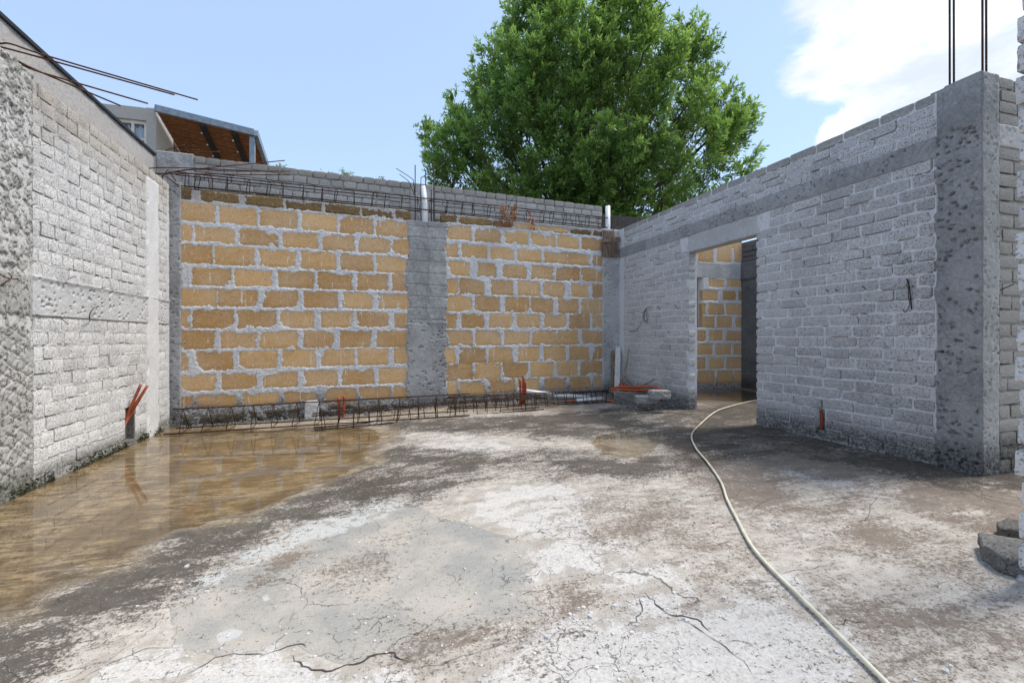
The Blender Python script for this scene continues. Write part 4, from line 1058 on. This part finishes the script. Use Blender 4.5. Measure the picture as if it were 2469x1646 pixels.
def sprig(label, px, py, h, y, n, seed):
    q = random.Random(seed); b = onY(px, py, y); mb_ = MB(); Lq = []; yg = []
    root = thing('weed', label, 'plant', tuple(b))
    for k_ in range(n):
        p = np.array(b) + [q.uniform(-.12,.12)*h*2, q.uniform(-.06,.06), -.15]; dv = np.array([q.uniform(-.5,.5), q.uniform(-.3,.3), 1.0]); pts = [p]
        for j in range(4): p = p + dv*h*q.uniform(.2,.32); dv = dv + np.array([q.uniform(-.3,.3), q.uniform(-.2,.2), 0]); pts.append(p)
        mb_.tube(pts, .004, 4, .0015, False)
        for j in range(26):
            i_ = q.randint(1, 3); f_ = q.random(); c_ = pts[i_]*(1-f_) + pts[i_+1]*f_
            ld = np.array([q.uniform(-1,1), q.uniform(-1,1), q.uniform(-.2,1)]); ld /= np.linalg.norm(ld); c_ = c_ + ld*.02; sd_ = np.cross(ld, [q.random(), q.random(), 1]); sd_ /= np.linalg.norm(sd_)
            L_ = q.uniform(.02,.045); Lq.append([c_, c_ + ld*L_*.5 + sd_*L_*.22, c_ + ld*L_, c_ + ld*L_*.5 - sd_*L_*.22]); yg.append(q.random())
    mb_.part('stems', M['bark'], root, True, 'stuff')
    A = np.array(Lq).reshape(-1,3); me = np_mesh('leaves', A, np.arange(len(A)).reshape(-1,4))
    me.attributes.new('young', 'FLOAT', 'POINT').data.foreach_set('value', np.repeat(yg, 4).astype(np.float32))
    obj('leaves', me, M['sprig'], root, 'stuff')
sprig('wispy weed beside the canopy post above the weathered wall', 672, 410, .20, 7.6, 6, 1)
sprig('small two-stemmed weed above the weathered brick wall', 780, 418, .17, 7.6, 3, 2)
sprig('bushy weed above the weathered brick wall, widest of the three there', 842, 424, .20, 7.6, 6, 3)
sprig('single thin weed above the weathered wall near the white pipe', 922, 432, .14, 7.6, 2, 4)
sprig('yellow-green weed at the house end of the weathered wall', 430, 372, .10, 7.35, 3, 5)

# ------------------------------------------------------------------ reinforcement
def ring_mesh(pts, r): return MB().tube(pts, r, 5, closed=True).mesh('stirrup', True)
def cage(label, P0, P1, sec, stirrups, material, seed, rb=.0075, rs=.0048, over=.06):
    """P0, P1: ends on the ground/wall; sec: bar offsets (across, up)"""
    P0, P1 = np.array(P0, float), np.array(P1, float); dx = P1 - P0; L = np.linalg.norm(dx); dx /= L
    ac = np.cross([0,0,1], dx); ac /= np.linalg.norm(ac); up = np.cross(dx, ac); q = random.Random(seed)
    root = thing('rebar_cage', label, 'rebar cage', tuple((P0 + P1) / 2))
    for (a, u) in sec:
        n_ = 7; pts = [P0 - dx*q.uniform(0, over) + ac*a + up*u] + [P0 + dx*L*i/n_ + ac*(a + q.uniform(-.004,.004)) + up*(u + q.uniform(-.004,.004)) for i in range(1, n_)] + [P1 + dx*q.uniform(0, over) + ac*a + up*u]
        MB().tube(pts, rb, 6).part('bar', material, root)
    cs_ = sum(a for a, _ in sec)/len(sec), sum(u for _, u in sec)/len(sec)
    ms_ = []
    for v in range(4):
        pts = []
        for a, u in sec:
            a2, u2 = a + math.copysign(rb, a - cs_[0]), u + math.copysign(rb, u - cs_[1]); pts.append((q.uniform(-.022,.022), a2, u2))
        pp = []
        for i in range(len(pts)):
            A_, B_ = np.array(pts[i]), np.array(pts[(i+1) % len(pts)]); pp += [A_*.97 + B_*.03, A_*.5 + B_*.5, A_*.03 + B_*.97]
        me = ring_mesh(pp, rs); me.materials.append(material); ms_.append(me)
    rz = Matrix((dx, ac, up)).transposed().to_euler()
    for i, f_ in enumerate(stirrups):
        o = bpy.data.objects.new('stirrup', ms_[(i*7 + seed) % 4]); COL.objects.link(o); o.parent = root
        o.location = Vector(P0 + dx*L*f_) - root.location; o.rotation_euler = Euler((rz[0], rz[1] + q.uniform(-.05,.05), rz[2] + q.uniform(-.06,.06)))
    return root
sa, za = onB(425, 449, -.05); sb, zb_ = onB(1487, 556, -.05)
box4 = [(-.06, 0), (.06, 0), (.06, .165), (-.06, .165)]
PA, PB = np.array(Bp(sa, 2.985, -.06)), np.array(Bp(BL - .02, 2.96, -.06))
cage('long rusty square rebar cage lying along the top of the tan wall', PA, PB, box4, [.018, .035] + [(i + .6 + .12*math.sin(i*2.1))/29 for i in range(1, 28)] + [.985], M['rust_d'], 1)
ga, gb = FP(411, 1046, .012), FP(1130, 1003, .012); ga[2] = .014; gb[2] += .0
cage('rusty triangular rebar cage on the floor along the tan wall, one end in the puddle', ga + [0,.12,0], gb + [0,.12,0], [(-.12, 0), (.13, .02), (0, .26)], [(i + .4)/14 for i in range(14)], M['rust_d'], 2)
gc, gd = FP(760, 1036, .012), FP(1310, 990, .012)
cage('rusty square rebar cage on the floor in front of the triangular one', gc + [0, .13, 0], gd + [0, .15, 0], [(-.085, 0), (.085, 0), (.085, .17), (-.085, .17)], [(i + .5)/17 for i in range(17)], M['rust_d'], 3)
ge, gf = FP(1090, 990, .014), FP(1478, 972, .014)
cage('rusty square rebar cage on the floor ending at the white plank', ge + [0, .20, 0], gf + [0, .12, 0], [(-.08, 0), (.08, 0), (.08, .15), (-.08, .15)], [(i + .5)/16 for i in range(16)], M['rust_d'], 4)

def bar(name, pts, label, cat, material=None, r=.0065, group=None, n=6, crv=True):
    return MB().tube(curve(pts, 5) if crv else pts, r, n).one(name, material or M['rust'], label, cat, group)
zr = 3.27
bar('rebar', [(XL-.06, 3.70, 2.6), (XL-.07, 3.72, 3.2), onZ(-60, 98, zr), onZ(0, 105, zr), onZ(29, 107, zr), onZ(127, 139, zr-.01), onZ(477, 241, zr-.02)], 'long rusty rebar, upper of the pair above the rough column', 'rebar')
bar('rebar', [(XL-.04, 3.86, 2.6), (XL-.05, 3.86, 3.15), onZ(-40, 106, zr-.03), onZ(0, 113, zr-.03), onZ(137, 150, zr-.035), onZ(421, 229, zr-.05)], 'rusty rebar close below the longest one above the rough column', 'rebar')
bar('rebar', [(XL-.06, 4.14, 2.75), onZ(33, 148, 3.07), onZ(42, 147, 3.075), onZ(80, 166, 3.06), onZ(190, 213, 3.04), onZ(290, 255, 3.03)], 'hooked short rusty rebar dipping towards the plastered wall', 'rebar')
bar('rebar', [(XL-.06, 4.19, 2.75), onZ(33, 153, 3.05), onZ(96, 174, 3.05), onZ(357, 250, 3.03)], 'rusty rebar crossing over the hooked short one', 'rebar')
YB_ = 6.76
def CB(px, py, y=YB_): return onY(px, py, y)
for pts, lb_ in (([(354,406.5),(399,404),(500,407),(625,413)], 'rusty rebar with a bent end at the wall corner, highest at its hook'), ([(373,418),(520,420),(700,422)], 'straight rusty rebar lying lowest in the corner bundle'),
                 ([(389,424),(430,412),(491,406),(687,387)], 'rusty rebar rising from the corner bundle over the weathered wall'), ([(378,421),(470,409),(560,413),(700,413)], 'rusty rebar bowed in the middle of the corner bundle')):
    bar('rebar', [CB(*p) for p in pts], lb_, 'rebar')
for p, q_, lb_ in (((405,408),(389,432),'short rusty tie bar crossing the corner bundle steeply'), ((399,425),(430,447),'short rusty bar slanting down from the corner bundle to the mossy blocks'), ((408,413),(425,437),'short rusty bar in the corner bundle beside the slanting one')):
    bar('rebar', [CB(*p), CB(*q_)], lb_, 'rebar', crv=False)
for pts, lb_ in (([(396,368),(402,362),(446,349)], 'hooked rebar stub on the weathered wall below the house corner'), ([(424,363),(482,362)], 'flat rebar stub on the weathered wall under the canopy'), ([(452,367),(530,366)], 'longer flat rebar stub on the weathered wall under the canopy'), ([(444,362),(458,354),(467,350)], 'short bent rebar stub on the weathered wall')):
    bar('rebar', [onY(px, py, 7.12) for px, py in pts], lb_, 'rebar')
# starter bars over the middle column
for x0, y0, x1, y1, lb_ in ((1001,533,1001,398,'tall rusty starter bar beside the white pipe, on the pale wall side'), (1027,534,1026,410,'rusty starter bar in front of the white pipe'), (1046,532,1046,405,'rusty starter bar beside the white pipe, on the tree side'), (1040,533,1040,457,'shortest rusty starter bar, between the white pipe and a taller bar')):
    s0_, zz0 = onB(x0, y0, -.03); s1_, zz1 = onB(x1, y1, -.03)
    bar('starter_bar', [Bp(s0_, 2.70, -.03), Bp(s0_, zz0, -.03), Bp(s1_, zz1, -.03)], lb_, 'rebar', M['rust_d'], .0075, crv=False)
for a_, lb_ in (([(1000,470),(997,440),(992,430),(955,406)], 'long bent rusty bar leaning out towards the pale wall above the middle column'), ([(999,470),(990,448),(985,437),(963,420)], 'shorter bent rusty bar beside the long bent one above the middle column'),
                ([(1015,534),(1015,436),(1022,425),(1080,380)], 'long thin rusty bar slanting up in front of the tree'), ([(1046,434),(1075,421)], 'thin rusty wire stub tied to the starter bar'), ([(1046,441),(1100,440),(1156,442)], 'thin straight wire running level from the starter bar under the tree')):
    bar('rebar', [np.array(Bp(*onB(px, py, -.05), -.05)) for px, py in a_], lb_, 'rebar', M['rust_d'], .005)
# bars on the pitted column
for px, pt_, lb_ in ((2290, 205, 'rusty starter bar on the pitted column, farthest from its corner'), (2300, 202, 'rusty starter bar on the pitted column, second from the far side'), (2369, 178, 'rusty starter bar at the corner of the pitted column'), (2378, 178, 'rusty starter bar beside the one at the column corner')):
    xx = XR + (.04 if px < 2330 else (.05 if px < 2372 else .075)); p = onX(px, pt_, xx)
    bar('starter_bar', [(xx, p[1], 2.5), (xx, p[1], 3.0), (xx + .004, p[1] + .004, 4.6)], lb_, 'rebar', M['rust_d'], .0065, crv=False)

# ------------------------------------------------------------------ pipes and conduits
def pipe(name, pts, r, material, label, cat='pipe', group=None, inner=.86, n=14):
    return MB().tube(pts, r, n, inner=inner).one(name, material, label, cat, group)
s_, z_a = onB(1025, 534, -.05); _, z_b = onB(1021, 449, -.05)
pipe('pvc_pipe', [Bp(s_, z_a - .3, -.05), Bp(s_ - .005, (z_a+z_b)/2, -.055), Bp(s_ - .025, z_b, -.06)], .043, M['pvc'], 'white plastic pipe standing in the middle of the concrete column')
s_, z_a = onB(1466, 556, -.03); _, z_b = onB(1464, 497, -.03)
pipe('pvc_pipe', [Bp(s_, z_a - .3, -.03), Bp(s_ - .005, z_b, -.03)], .042, M['pvc'], 'white plastic pipe standing in the corner column, streaked with rust')
def WB(px, py, off): s0_, z0_ = onB(px, py, off); return np.array(Bp(s0_, z0_, off))
pipe('pvc_pipe', [WB(1247, 940, .30), WB(1335, 951, .36)], .032, M['pvc'], 'white plastic pipe lying behind the floor cages by the red conduits')
pipe('pvc_pipe', [WB(1306, 951, .24), WB(1420, 957, .34)], .032, M['pvc'], 'long white plastic pipe lying behind the floor cage, its end by the plank')
pipe('pvc_pipe', [WB(1388, 967, .52), WB(1454, 961, .52)], .036, M['pvc'], 'short white plastic pipe lying in the floor cage end')
lc = [[(XL-.07, 5.655, .08), (XL-.045, 5.66, .22)], [(XL-.07, 5.70, .14), (XL-.04, 5.70, .27)]]
for b_, tp, lb_ in ((lc[0], onX(340, 926, XL+.10), 'orange flattened conduit leaning out of the pale wall, the taller'), (lc[1], onX(356, 929, XL+.13), 'orange cut conduit leaning out of the pale wall, the shorter with a dark mouth')):
    b2 = np.array(b_[1]); tp = np.array(tp)
    pipe('conduit', curve([b_[0], b2, b2*.55 + tp*.45 + np.array([.01, -.01, 0]), tp], 5), .0135, M['burnt'], lb_, 'conduit', inner=.8)
q = random.Random(5)
def stub(cx_, cy_, py1, lean, r, label, off=.17):
    a_ = WB(cx_, cy_, off); b_ = WB(cx_ + lean, py1, off); m_ = (a_ + b_)/2 + np.array([q.uniform(-.01,.01), 0, 0])
    pipe('conduit', curve([a_ - [0,0,.03], m_, b_], 4), r, M['redbrown'], label, 'conduit', inner=.78, n=10)
stub(819, 1004, 958, -3, .018, 'red conduit stub by the white half block, the paler flared one'); stub(826, 1004, 954, 4, .018, 'red conduit stub by the white half block, its dark-topped twin')
for cx_, cy_, y1, ln, lb_ in ((1254, 971, 914, 0, 'red conduit stub before the tan wall, outermost on the column side'), (1259, 968, 906, 3, 'tallest red conduit stub before the tan wall'), (1262, 966, 920, 5, 'red conduit stub with a torn top next to the tallest'), (1264, 970, 926, 3, 'shortest red conduit stub next to the lying white pipe')):
    stub(cx_, cy_, y1, ln, .017, lb_, .45)
a_ = onX(1980, 1048, XR+.03); b_ = onX(1983, 1010, XR+.03); c_ = onX(1979, 990, XR+.05)
pipe('conduit', curve([a_, b_, c_], 4), .012, M['redbrown'], 'red conduit end in the small niche of the grey wall', 'conduit', inner=.7)
# white half block at the foot of the tan wall
def rock(name, c, dims, rz, material, label, cat='brick', group=None, seed=0, chip=.015, cut=0.0):
    """worn block, its underside at c"""
    q_ = np.random.default_rng(seed); n_ = 9; V = []; Fc = []
    lx, ly, lz = [v/2 for v in dims]
    g_ = np.linspace(-1, 1, n_); key = {}
    def vid(a, b, c_):
        k_ = (round(a,4), round(b,4), round(c_,4))
        if k_ not in key: key[k_] = len(V); V.append([a, b, c_])
        return key[k_]
    for ax in range(3):
        for sg in (-1, 1):
            for i in range(n_-1):
                for j in range(n_-1):
                    qd = []
                    for (u, v) in ((g_[i],g_[j]),(g_[i+1],g_[j]),(g_[i+1],g_[j+1]),(g_[i],g_[j+1])):
                        p = [0,0,0]; p[ax] = sg; p[(ax+1)%3] = u; p[(ax+2)%3] = v; qd.append(vid(*p))
                    Fc.append(tuple(qd if sg > 0 else qd[::-1]))
    A = np.array(V); P8 = np.sum(np.abs(A)**9, 1)**(1/9); A = A / P8[:,None]
    if cut: A[:,1] = np.where(A[:,0] < 0, A[:,1] * np.sqrt(np.clip(1 - cut*A[:,0]**2, .05, 1)), A[:,1])
    A = A * np.array([lx, ly, lz])
    nn = np.stack([fbm(A[:,0]*23 + seed, A[:,1]*23 + A[:,2]*31, seed + k_, 4) - .5 for k_ in range(3)], 1)
    A = A + nn * chip * np.array([1.6, 1.6, 1.1])
    cz, sz = math.cos(rz), math.sin(rz); A = np.stack([A[:,0]*cz - A[:,1]*sz, A[:,0]*sz + A[:,1]*cz, A[:,2] + lz], 1)
    me = bpy.data.meshes.new(name); me.from_pydata(A.tolist(), [], Fc); me.update()
    return tag(obj(name, me, material, loc=tuple(c)), label, cat, group)
p = WB(752, 1012, .10); rock('half_block', (p[0], p[1], 0.0), (.17, .10, .26), .06, M['conc_l'], 'small whitish half block standing at the foot of the tan wall', 'block', seed=3, chip=.008)

# debris pile in the corner by the doorway
fl = lambda x, y: floor_z(x, y)
def deb(px, py, z, dims, rz, mt_, label, seed, chip=.014, name='loose_brick'):
    p = onZ(px, py, z); rock(name, (p[0], p[1], z - .002), dims, rz, mt_, label, 'brick', None, seed, chip)
zf = .132
deb(1515, 974, zf, (.40, .16, .15), -.75, M['rubble_dark'], 'dark mouldy block at the bottom of the debris pile beside the plank', 11, .02)
deb(1567, 983, zf, (.30, .14, .10), -.35, M['rubble_dark'], 'dark brick at the bottom of the debris pile, nearest the doorway', 12)
deb(1594, 971, zf, (.22, .14, .18), -1.0, M['rubble_dark'], 'dark broken brick leaning behind the pile by the brick wall', 13)
deb(1556, 972, zf + .105, (.28, .13, .105), -.32, M['rubble'], 'grey brick in the middle of the debris pile', 14)
deb(1590, 961, zf + .185, (.27, .13, .115), -.05, M['rubble'], 'topmost grey brick of the debris pile', 15)
def plank(a_, b_, wd, th, m_, label, name='plank', nrm=(-1, -.3, .0)):
    MB().beam(a_, b_, wd, th, nrm).one(name, m_, label, 'plank' if name == 'plank' else 'stick', sm=False)
def RW(px, py, d_): return onX(px, py, XR - d_)
plank(RW(1487, 968, .32), RW(1490, 837, .06), .085, .025, M['wood_white'], 'whitewashed wooden plank leaning in the corner, widest of the three', nrm=(0, -1, .2))
plank(RW(1470, 965, .28), RW(1484, 845, .10), .035, .03, M['wood_grey'], 'grey wooden batten leaning beside the whitewashed plank', nrm=(0, -1, .2))
plank(WB(1479, 905, .10), WB(1474, 842, .02), .05, .02, M['wood_grey'], 'dark grey wooden slat leaning on the corner column', nrm=(0, -1, .2))
MB().tube([RW(1497, 935, .25), RW(1508, 895, .14), RW(1517, 840, .03)], .013, 7).one('stick', M['wood_grey'], 'thin round stick leaning on the grey brick wall', 'stick')
plank(onZ(1468, 944, .30), onZ(1540, 948, .28), .07, .022, M['wood_grey'], 'short grey board lying flat across the debris pile', nrm=(0,0,1))
MB().tube(curve([RW(1532, 934, .22), RW(1555, 926, .15), RW(1578, 914, .08)], 4), .016, 7, .011).one('stick', M['wood_grey'], 'broken branch poking out of the debris pile to the doorway', 'stick')
MB().tube(curve([RW(1505, 905, .05), RW(1515, 918, .10), RW(1530, 936, .2)], 4), .004, 5).one('stick', M['wire'], 'thin dark twig on the debris pile by the brick wall', 'twig')
def oc(pts, label, r=.016): pipe('conduit', curve(pts, 5), r, M['orange'], label, 'conduit', inner=.75, n=10)
oc([RW(1471, 938, .34), RW(1493, 933, .30), RW(1530, 933, .26), RW(1575, 933, .24), RW(1588, 936, .26), RW(1599, 943, .32)], 'long orange conduit bent at its end over the debris pile')
oc([RW(1485, 917, .14), RW(1500, 930, .24), RW(1527, 951, .36)], 'orange conduit slanting down across the long one')
oc([RW(1502, 924, .16), RW(1512, 935, .24), RW(1522, 948, .32)], 'short orange conduit slanting beside the whitewashed plank')
oc([RW(1535, 938, .16), RW(1545, 939, .18), RW(1552, 943, .22)], 'orange conduit end sticking out behind the top brick')
oc([FP(1465, 969, .016), FP(1485, 972, .016)], 'orange conduit piece on the floor at the foot of the plank')
oc([WB(1367, 967, .50), WB(1388, 967, .52)], 'orange conduit end beside the short white pipe')
# form boards left on the corner column
mb = MB(); s0_, z0_ = onB(1452, 580, .04); s1_, z1_ = onB(1490, 612, .04)
mb.obox(Bp((s0_+s1_)/2 - .01, (z0_+z1_)/2 - .05, .055), np.append(BD*(s1_-s0_)*.50, 0), np.append(BN*.012, 0), (0,0,.115))
mb.obox(Bp((s0_+s1_)/2, z0_ + .015, .075), np.append(BD*(s1_-s0_)*.53, .02), np.append(BN*.016, 0), (0,0,.035))
mb.obox(Bp((s0_+s1_)/2 - .03, z0_ + .11, .045), np.append(BD*(s1_-s0_)*.34, 0), np.append(BN*.010, 0), (0,0,.06))
mb.one('form_boards', M['wood_form'], 'brown form boards nailed round the corner column', 'board', sm=False)

# ------------------------------------------------------------------ hose
hz = [(1900,958),(1826,966),(1753,984),(1722,997),(1690,1024),(1668,1050),(1677,1082),(1706,1118),(1738,1166),(1753,1208),(1774,1250),(1806,1312),(1848,1366),(1921,1438),(1974,1491),(2026,1543),(2110,1627),(2190,1710)]
pts = curve([FP(px, py, .014) for px, py in hz], 8); pts = [np.array([p[0], p[1], max(p[2], floor_z(p[0], p[1]) + .0078)]) for p in pts]
MB().tube(pts, .0078, 12).one('garden_hose', M['hose'], 'cream garden hose snaking over the floor and through the doorway', 'hose')

# mouldy blocks on the right
p = FP(2412, 1372); rock('concrete_block', (p[0] + .10, p[1] + .02, floor_z(*p[:2]) - .004), (.31, .17, .085), .62, M['rubble_dark'], 'mouldy round-ended concrete block on the floor, the bigger of two', 'block', None, 31, .018, .8)
p = FP(2440, 1300); rock('concrete_block', (p[0] + .08, p[1] + .02, floor_z(*p[:2]) - .004), (.20, .12, .06), .3, M['rubble_dark'], 'mouldy broken block behind the bigger round-ended one', 'block', None, 32, .018)

# ------------------------------------------------------------------ wires, nails, cable
def wire(pts, label, m_=None, r=.003, name='tie_wire', cat='wire'):
    MB().tube(curve(pts, 6), r, 5).one(name, m_ or M['wire'], label, cat)
wire([RW(1517, 799, .01), RW(1532, 797, .02), RW(1545, 780, .02), RW(1551, 760, .02), RW(1556, 745, .02), RW(1562, 757, .03), RW(1561, 772, .03), RW(1556, 776, .03), RW(1551, 765, .03), RW(1555, 748, .03), RW(1559, 760, .025), RW(1558, 775, .025), RW(1553, 772, .02), RW(1556, 746, .015), RW(1570, 738, .01)], 'looped rusty wire hanging on the grey brick wall by the corner')
wire([RW(2187, 673, .0), RW(2190, 681, .03), RW(2192, 690, .03), RW(2195, 715, .02), RW(2198, 746, .02)], 'black cable tail hanging on the grey wall near the pitted column', M['cable'], .005, 'cable', 'cable')
wire([RW(2189, 676, .01), RW(2186, 690, .03), RW(2190, 692, .035), RW(2190, 712, .02), RW(2193, 735, .02), RW(2183, 752, .015), RW(2177, 746, .01)], 'thinner black cable looped beside the cable tail', M['cable'], .003, 'cable', 'cable')
for (x0, y0, x1, y1), lb_ in zip(((1920,703,1929,712),(1991,697,1999,705),(2014,696,2020,703),(2079,690,2088,697),(1584,738,1592,745),(1626,735,1633,741),(2262,848,2276,847)),
        ('nail in the grey wall nearest the doorway on the cable side','nail of a close pair in the grey wall, the one towards the doorway','nail of a close pair in the grey wall, the one towards the pitted column','bent nail in the grey wall with a rust streak below','nail in the grey wall next to the looped wire','nail in the grey wall beside the doorway jamb','nail in the pitted column')):
    MB().tube([RW(x1, y1, -.02), RW((x0+x1)/2, (y0+y1)/2, .02), RW(x0, y0, .05)], .0042, 5).one('nail', M['rust_d'], lb_, 'nail')
def LW(px, py, d_): return onX(px, py, XL + d_)
wire([LW(88, 757, .01), LW(98, 765, .06), LW(92, 768, .02)], 'tie wire twist under the beam beside the rough column', r=.003)
wire([LW(125, 768, .01), LW(140, 763, .05), LW(160, 778, .04), LW(165, 782, .06)], 'kinked tie wire under the ring beam on the pale wall', r=.003)
wire([LW(217, 775, .01), LW(216, 760, .06), LW(225, 743, .07), LW(238, 739, .04)], 'curved black tie wire standing off the ring beam', M['cable'], .004)
wire([LW(164, 672, .01), LW(178, 667, .05), LW(184, 666, .06)], 'short wire stub just above the ring beam', r=.003)
wire([WB(402, 823, .0), WB(420, 827, .05), WB(438, 829, .06), WB(446, 826, .05), WB(444, 830, .03)], 'hooked tie wire on the tan wall by the pale wall', r=.003)
wire([LW(0, 660, .02), LW(12, 668, .10), LW(30, 672, .06), LW(45, 672, .08)], 'rusty tie wire tuft on the rough column', M['rust'], .004)
wire([LW(2, 690, .02), LW(14, 680, .10), LW(28, 668, .07), LW(20, 658, .05)], 'rusty crossing wire of the tuft on the rough column', M['rust'], .004)
wire([RW(2410, 700, -.2), RW(2425, 693, -.2), RW(2445, 685, -.2)], 'thin bar end in the brown-grey return wall', r=.004)
wire([(XI - .03, *onX(1800, 690, XI-.03)[1:]), (XI - .06, *onX(1812, 705, XI-.06)[1:]), (XI - .03, *onX(1822, 716, XI-.03)[1:])], 'wire curl on the dark pillar inside the doorway', r=.004)
wire([PF.P(pe1 - .05, 3.05, .05), PF.P(pe1 + .1, 3.00, .15), PF.P(pe1 + .35, 2.93, .1)], 'dry vine stem behind the corner pipe', M['bark'], .006, 'vine', 'vine')
wire([PF.P(pe1 - .25, 3.10, .05), PF.P(pe1 + .0, 3.03, .15), PF.P(pe1 + .30, 2.98, .1), PF.P(pe1 + .45, 2.9, .1)], 'longer dry vine stem crossing the corner pipe', M['bark'], .006, 'vine', 'vine')

# ------------------------------------------------------------------ dried branch on the cage
def dry_branch(label, stem, cx_, cy_, wpx, hpx, n, seed):
    q_ = random.Random(seed); root = thing('dried_branch', label, 'branch', tuple(WB(cx_, cy_, .04)))
    MB().tube(curve([WB(x, y, .05) for x, y in stem], 5), .006, 6, .003).part('stem', M['bark'], root)
    for i in range(n):
        a_ = WB(cx_ + q_.uniform(-.5,.5)*wpx, cy_ + q_.uniform(-.5,.5)*hpx, .04 + q_.uniform(-.03,.05)); L_ = q_.uniform(.06,.11)
        dv = np.array([q_.uniform(-.5,.5), q_.uniform(-.5,.3), -1.0]); dv /= np.linalg.norm(dv); sdv = np.cross(dv, [q_.uniform(-1,1), q_.uniform(-1,1), .2]); sdv /= np.linalg.norm(sdv); nn = np.cross(dv, sdv)
        P_ = []; n_ = 4
        for k_ in range(n_ + 1):
            u = k_/n_; c_ = a_ + dv*L_*u + nn*.025*math.sin(u*3)*q_.uniform(.6,1.2); w_ = .010*math.sin(math.pi*min(.97, max(.06, u))); P_ += [c_ - sdv*w_, c_ + sdv*w_ + nn*.003]
        mb_ = MB(); mb_.add(P_, [(2*k_, 2*k_+1, 2*k_+3, 2*k_+2) for k_ in range(n_)]); mb_.part('leaf', M['deadleaf'], root)
dry_branch('bunch of curled brown dead leaves hanging on the wall-top cage', [(1251,468),(1236,480),(1228,495),(1222,520)], 1222, 512, 44, 52, 90, 3)
dry_branch('small dead twig with few brown leaves beside the big bunch', [(1273,505),(1280,530),(1288,550)], 1281, 525, 14, 44, 16, 4)

# ------------------------------------------------------------------ moss along the foot of the walls
def moss(label, pts, n, wid, hgt, seed, group=None):
    q_ = random.Random(seed); mb_ = MB()
    P_ = [np.array(p) for p in pts]
    for i in range(n):
        u = q_.random()*(len(P_)-1); k_ = int(u); c_ = P_[k_]*(1-(u-k_)) + P_[k_+1]*(u-k_)
        if vn(np.array(c_[1]*6.0), np.array(c_[0]*6.0), seed) < .35: continue
        c_ = c_ + np.array([q_.uniform(0, wid), q_.uniform(-wid, wid), q_.random()**2*hgt]); s_ = q_.uniform(.006,.018)
        d1, d2 = np.array([q_.uniform(-1,1), q_.uniform(-1,1), q_.uniform(0,1)]), np.array([q_.uniform(-1,1), q_.uniform(-1,1), q_.uniform(-.4,1)])
        mb_.add([c_, c_ + d1*s_, c_ + (d1+d2)*s_*.8, c_ + d2*s_], [(0,1,2,3)])
    o = mb_.one('moss', M['moss'], label, 'moss', group, sm=False); o['kind'] = 'stuff'
moss('green moss along the foot of the pale brick wall', [(XL + .002, 3.7, .0), (XL + .002, 5.6, .0), (XL + .002, 6.7, .0)], 2200, .03, .06, 1)
moss('dark moss along the foot of the tan wall behind the cages', [Bp(.1, .0, .02), Bp(1.6, .02, .03), Bp(3.1, .06, .03)], 2600, .04, .10, 2)

# rubble and crumbs along the foot of the tan wall and in the corner
def crumbs(label, place, n, smin, smax, material, seed):
    q_ = random.Random(seed); mb_ = MB()
    for i in range(n):
        x, y = place(q_); z = floor_z(x, y); s_ = q_.uniform(smin, smax) * (2 if q_.random() < .06 else 1); m_ = q_.randint(5, 7); a0 = q_.random()*6
        ring = [(x + math.cos(a0+6.283*k/m_)*s_*q_.uniform(.7,1.2), y + math.sin(a0+6.283*k/m_)*s_*q_.uniform(.7,1.2)) for k in range(m_)]
        h_ = s_*q_.uniform(.6, 1.3)
        mb_.add([(a, b_, z - .004) for a, b_ in ring] + [(x + (a-x)*q_.uniform(.55,.8), y + (b_-y)*q_.uniform(.55,.8), z + h_*q_.uniform(.8,1.1)) for a, b_ in ring],
                [tuple(range(m_, 2*m_))] + [(k, (k+1) % m_, m_ + (k+1) % m_, m_ + k) for k in range(m_)])
    o_ = mb_.part('crumbs', material, None, False); o_['kind'] = 'stuff'; tag(o_, label, 'rubble')
def along(q_):
    p_ = Bp(q_.uniform(.1, BL - .2), 0, .03 + abs(q_.gauss(0, .09))); return p_[0], p_[1]
crumbs('dark crumbs of rubble along the foot of the tan wall', along, 900, .006, .020, M['rubble_dark'], 1)
crumbs('grey crumbs of mortar on the floor by the debris pile', lambda q_: (q_.gauss(3.55, .22), q_.gauss(5.8, .35)), 160, .004, .012, M['rubble'], 2)
crumbs('dirt crumbs along the foot of the grey brick wall', lambda q_: (XR - abs(q_.gauss(0, .10)), q_.choice((q_.uniform(2.2, 4.1), q_.uniform(5.4, 7.0)))), 420, .003, .009, M['rubble_dark'], 3)
crumbs('tiny orange shavings and brick crumbs on the slab', lambda q_: tuple(F(q_.uniform(380, 1750), q_.uniform(985, 1320))[:2]), 34, .003, .006, M['orange'], 4)
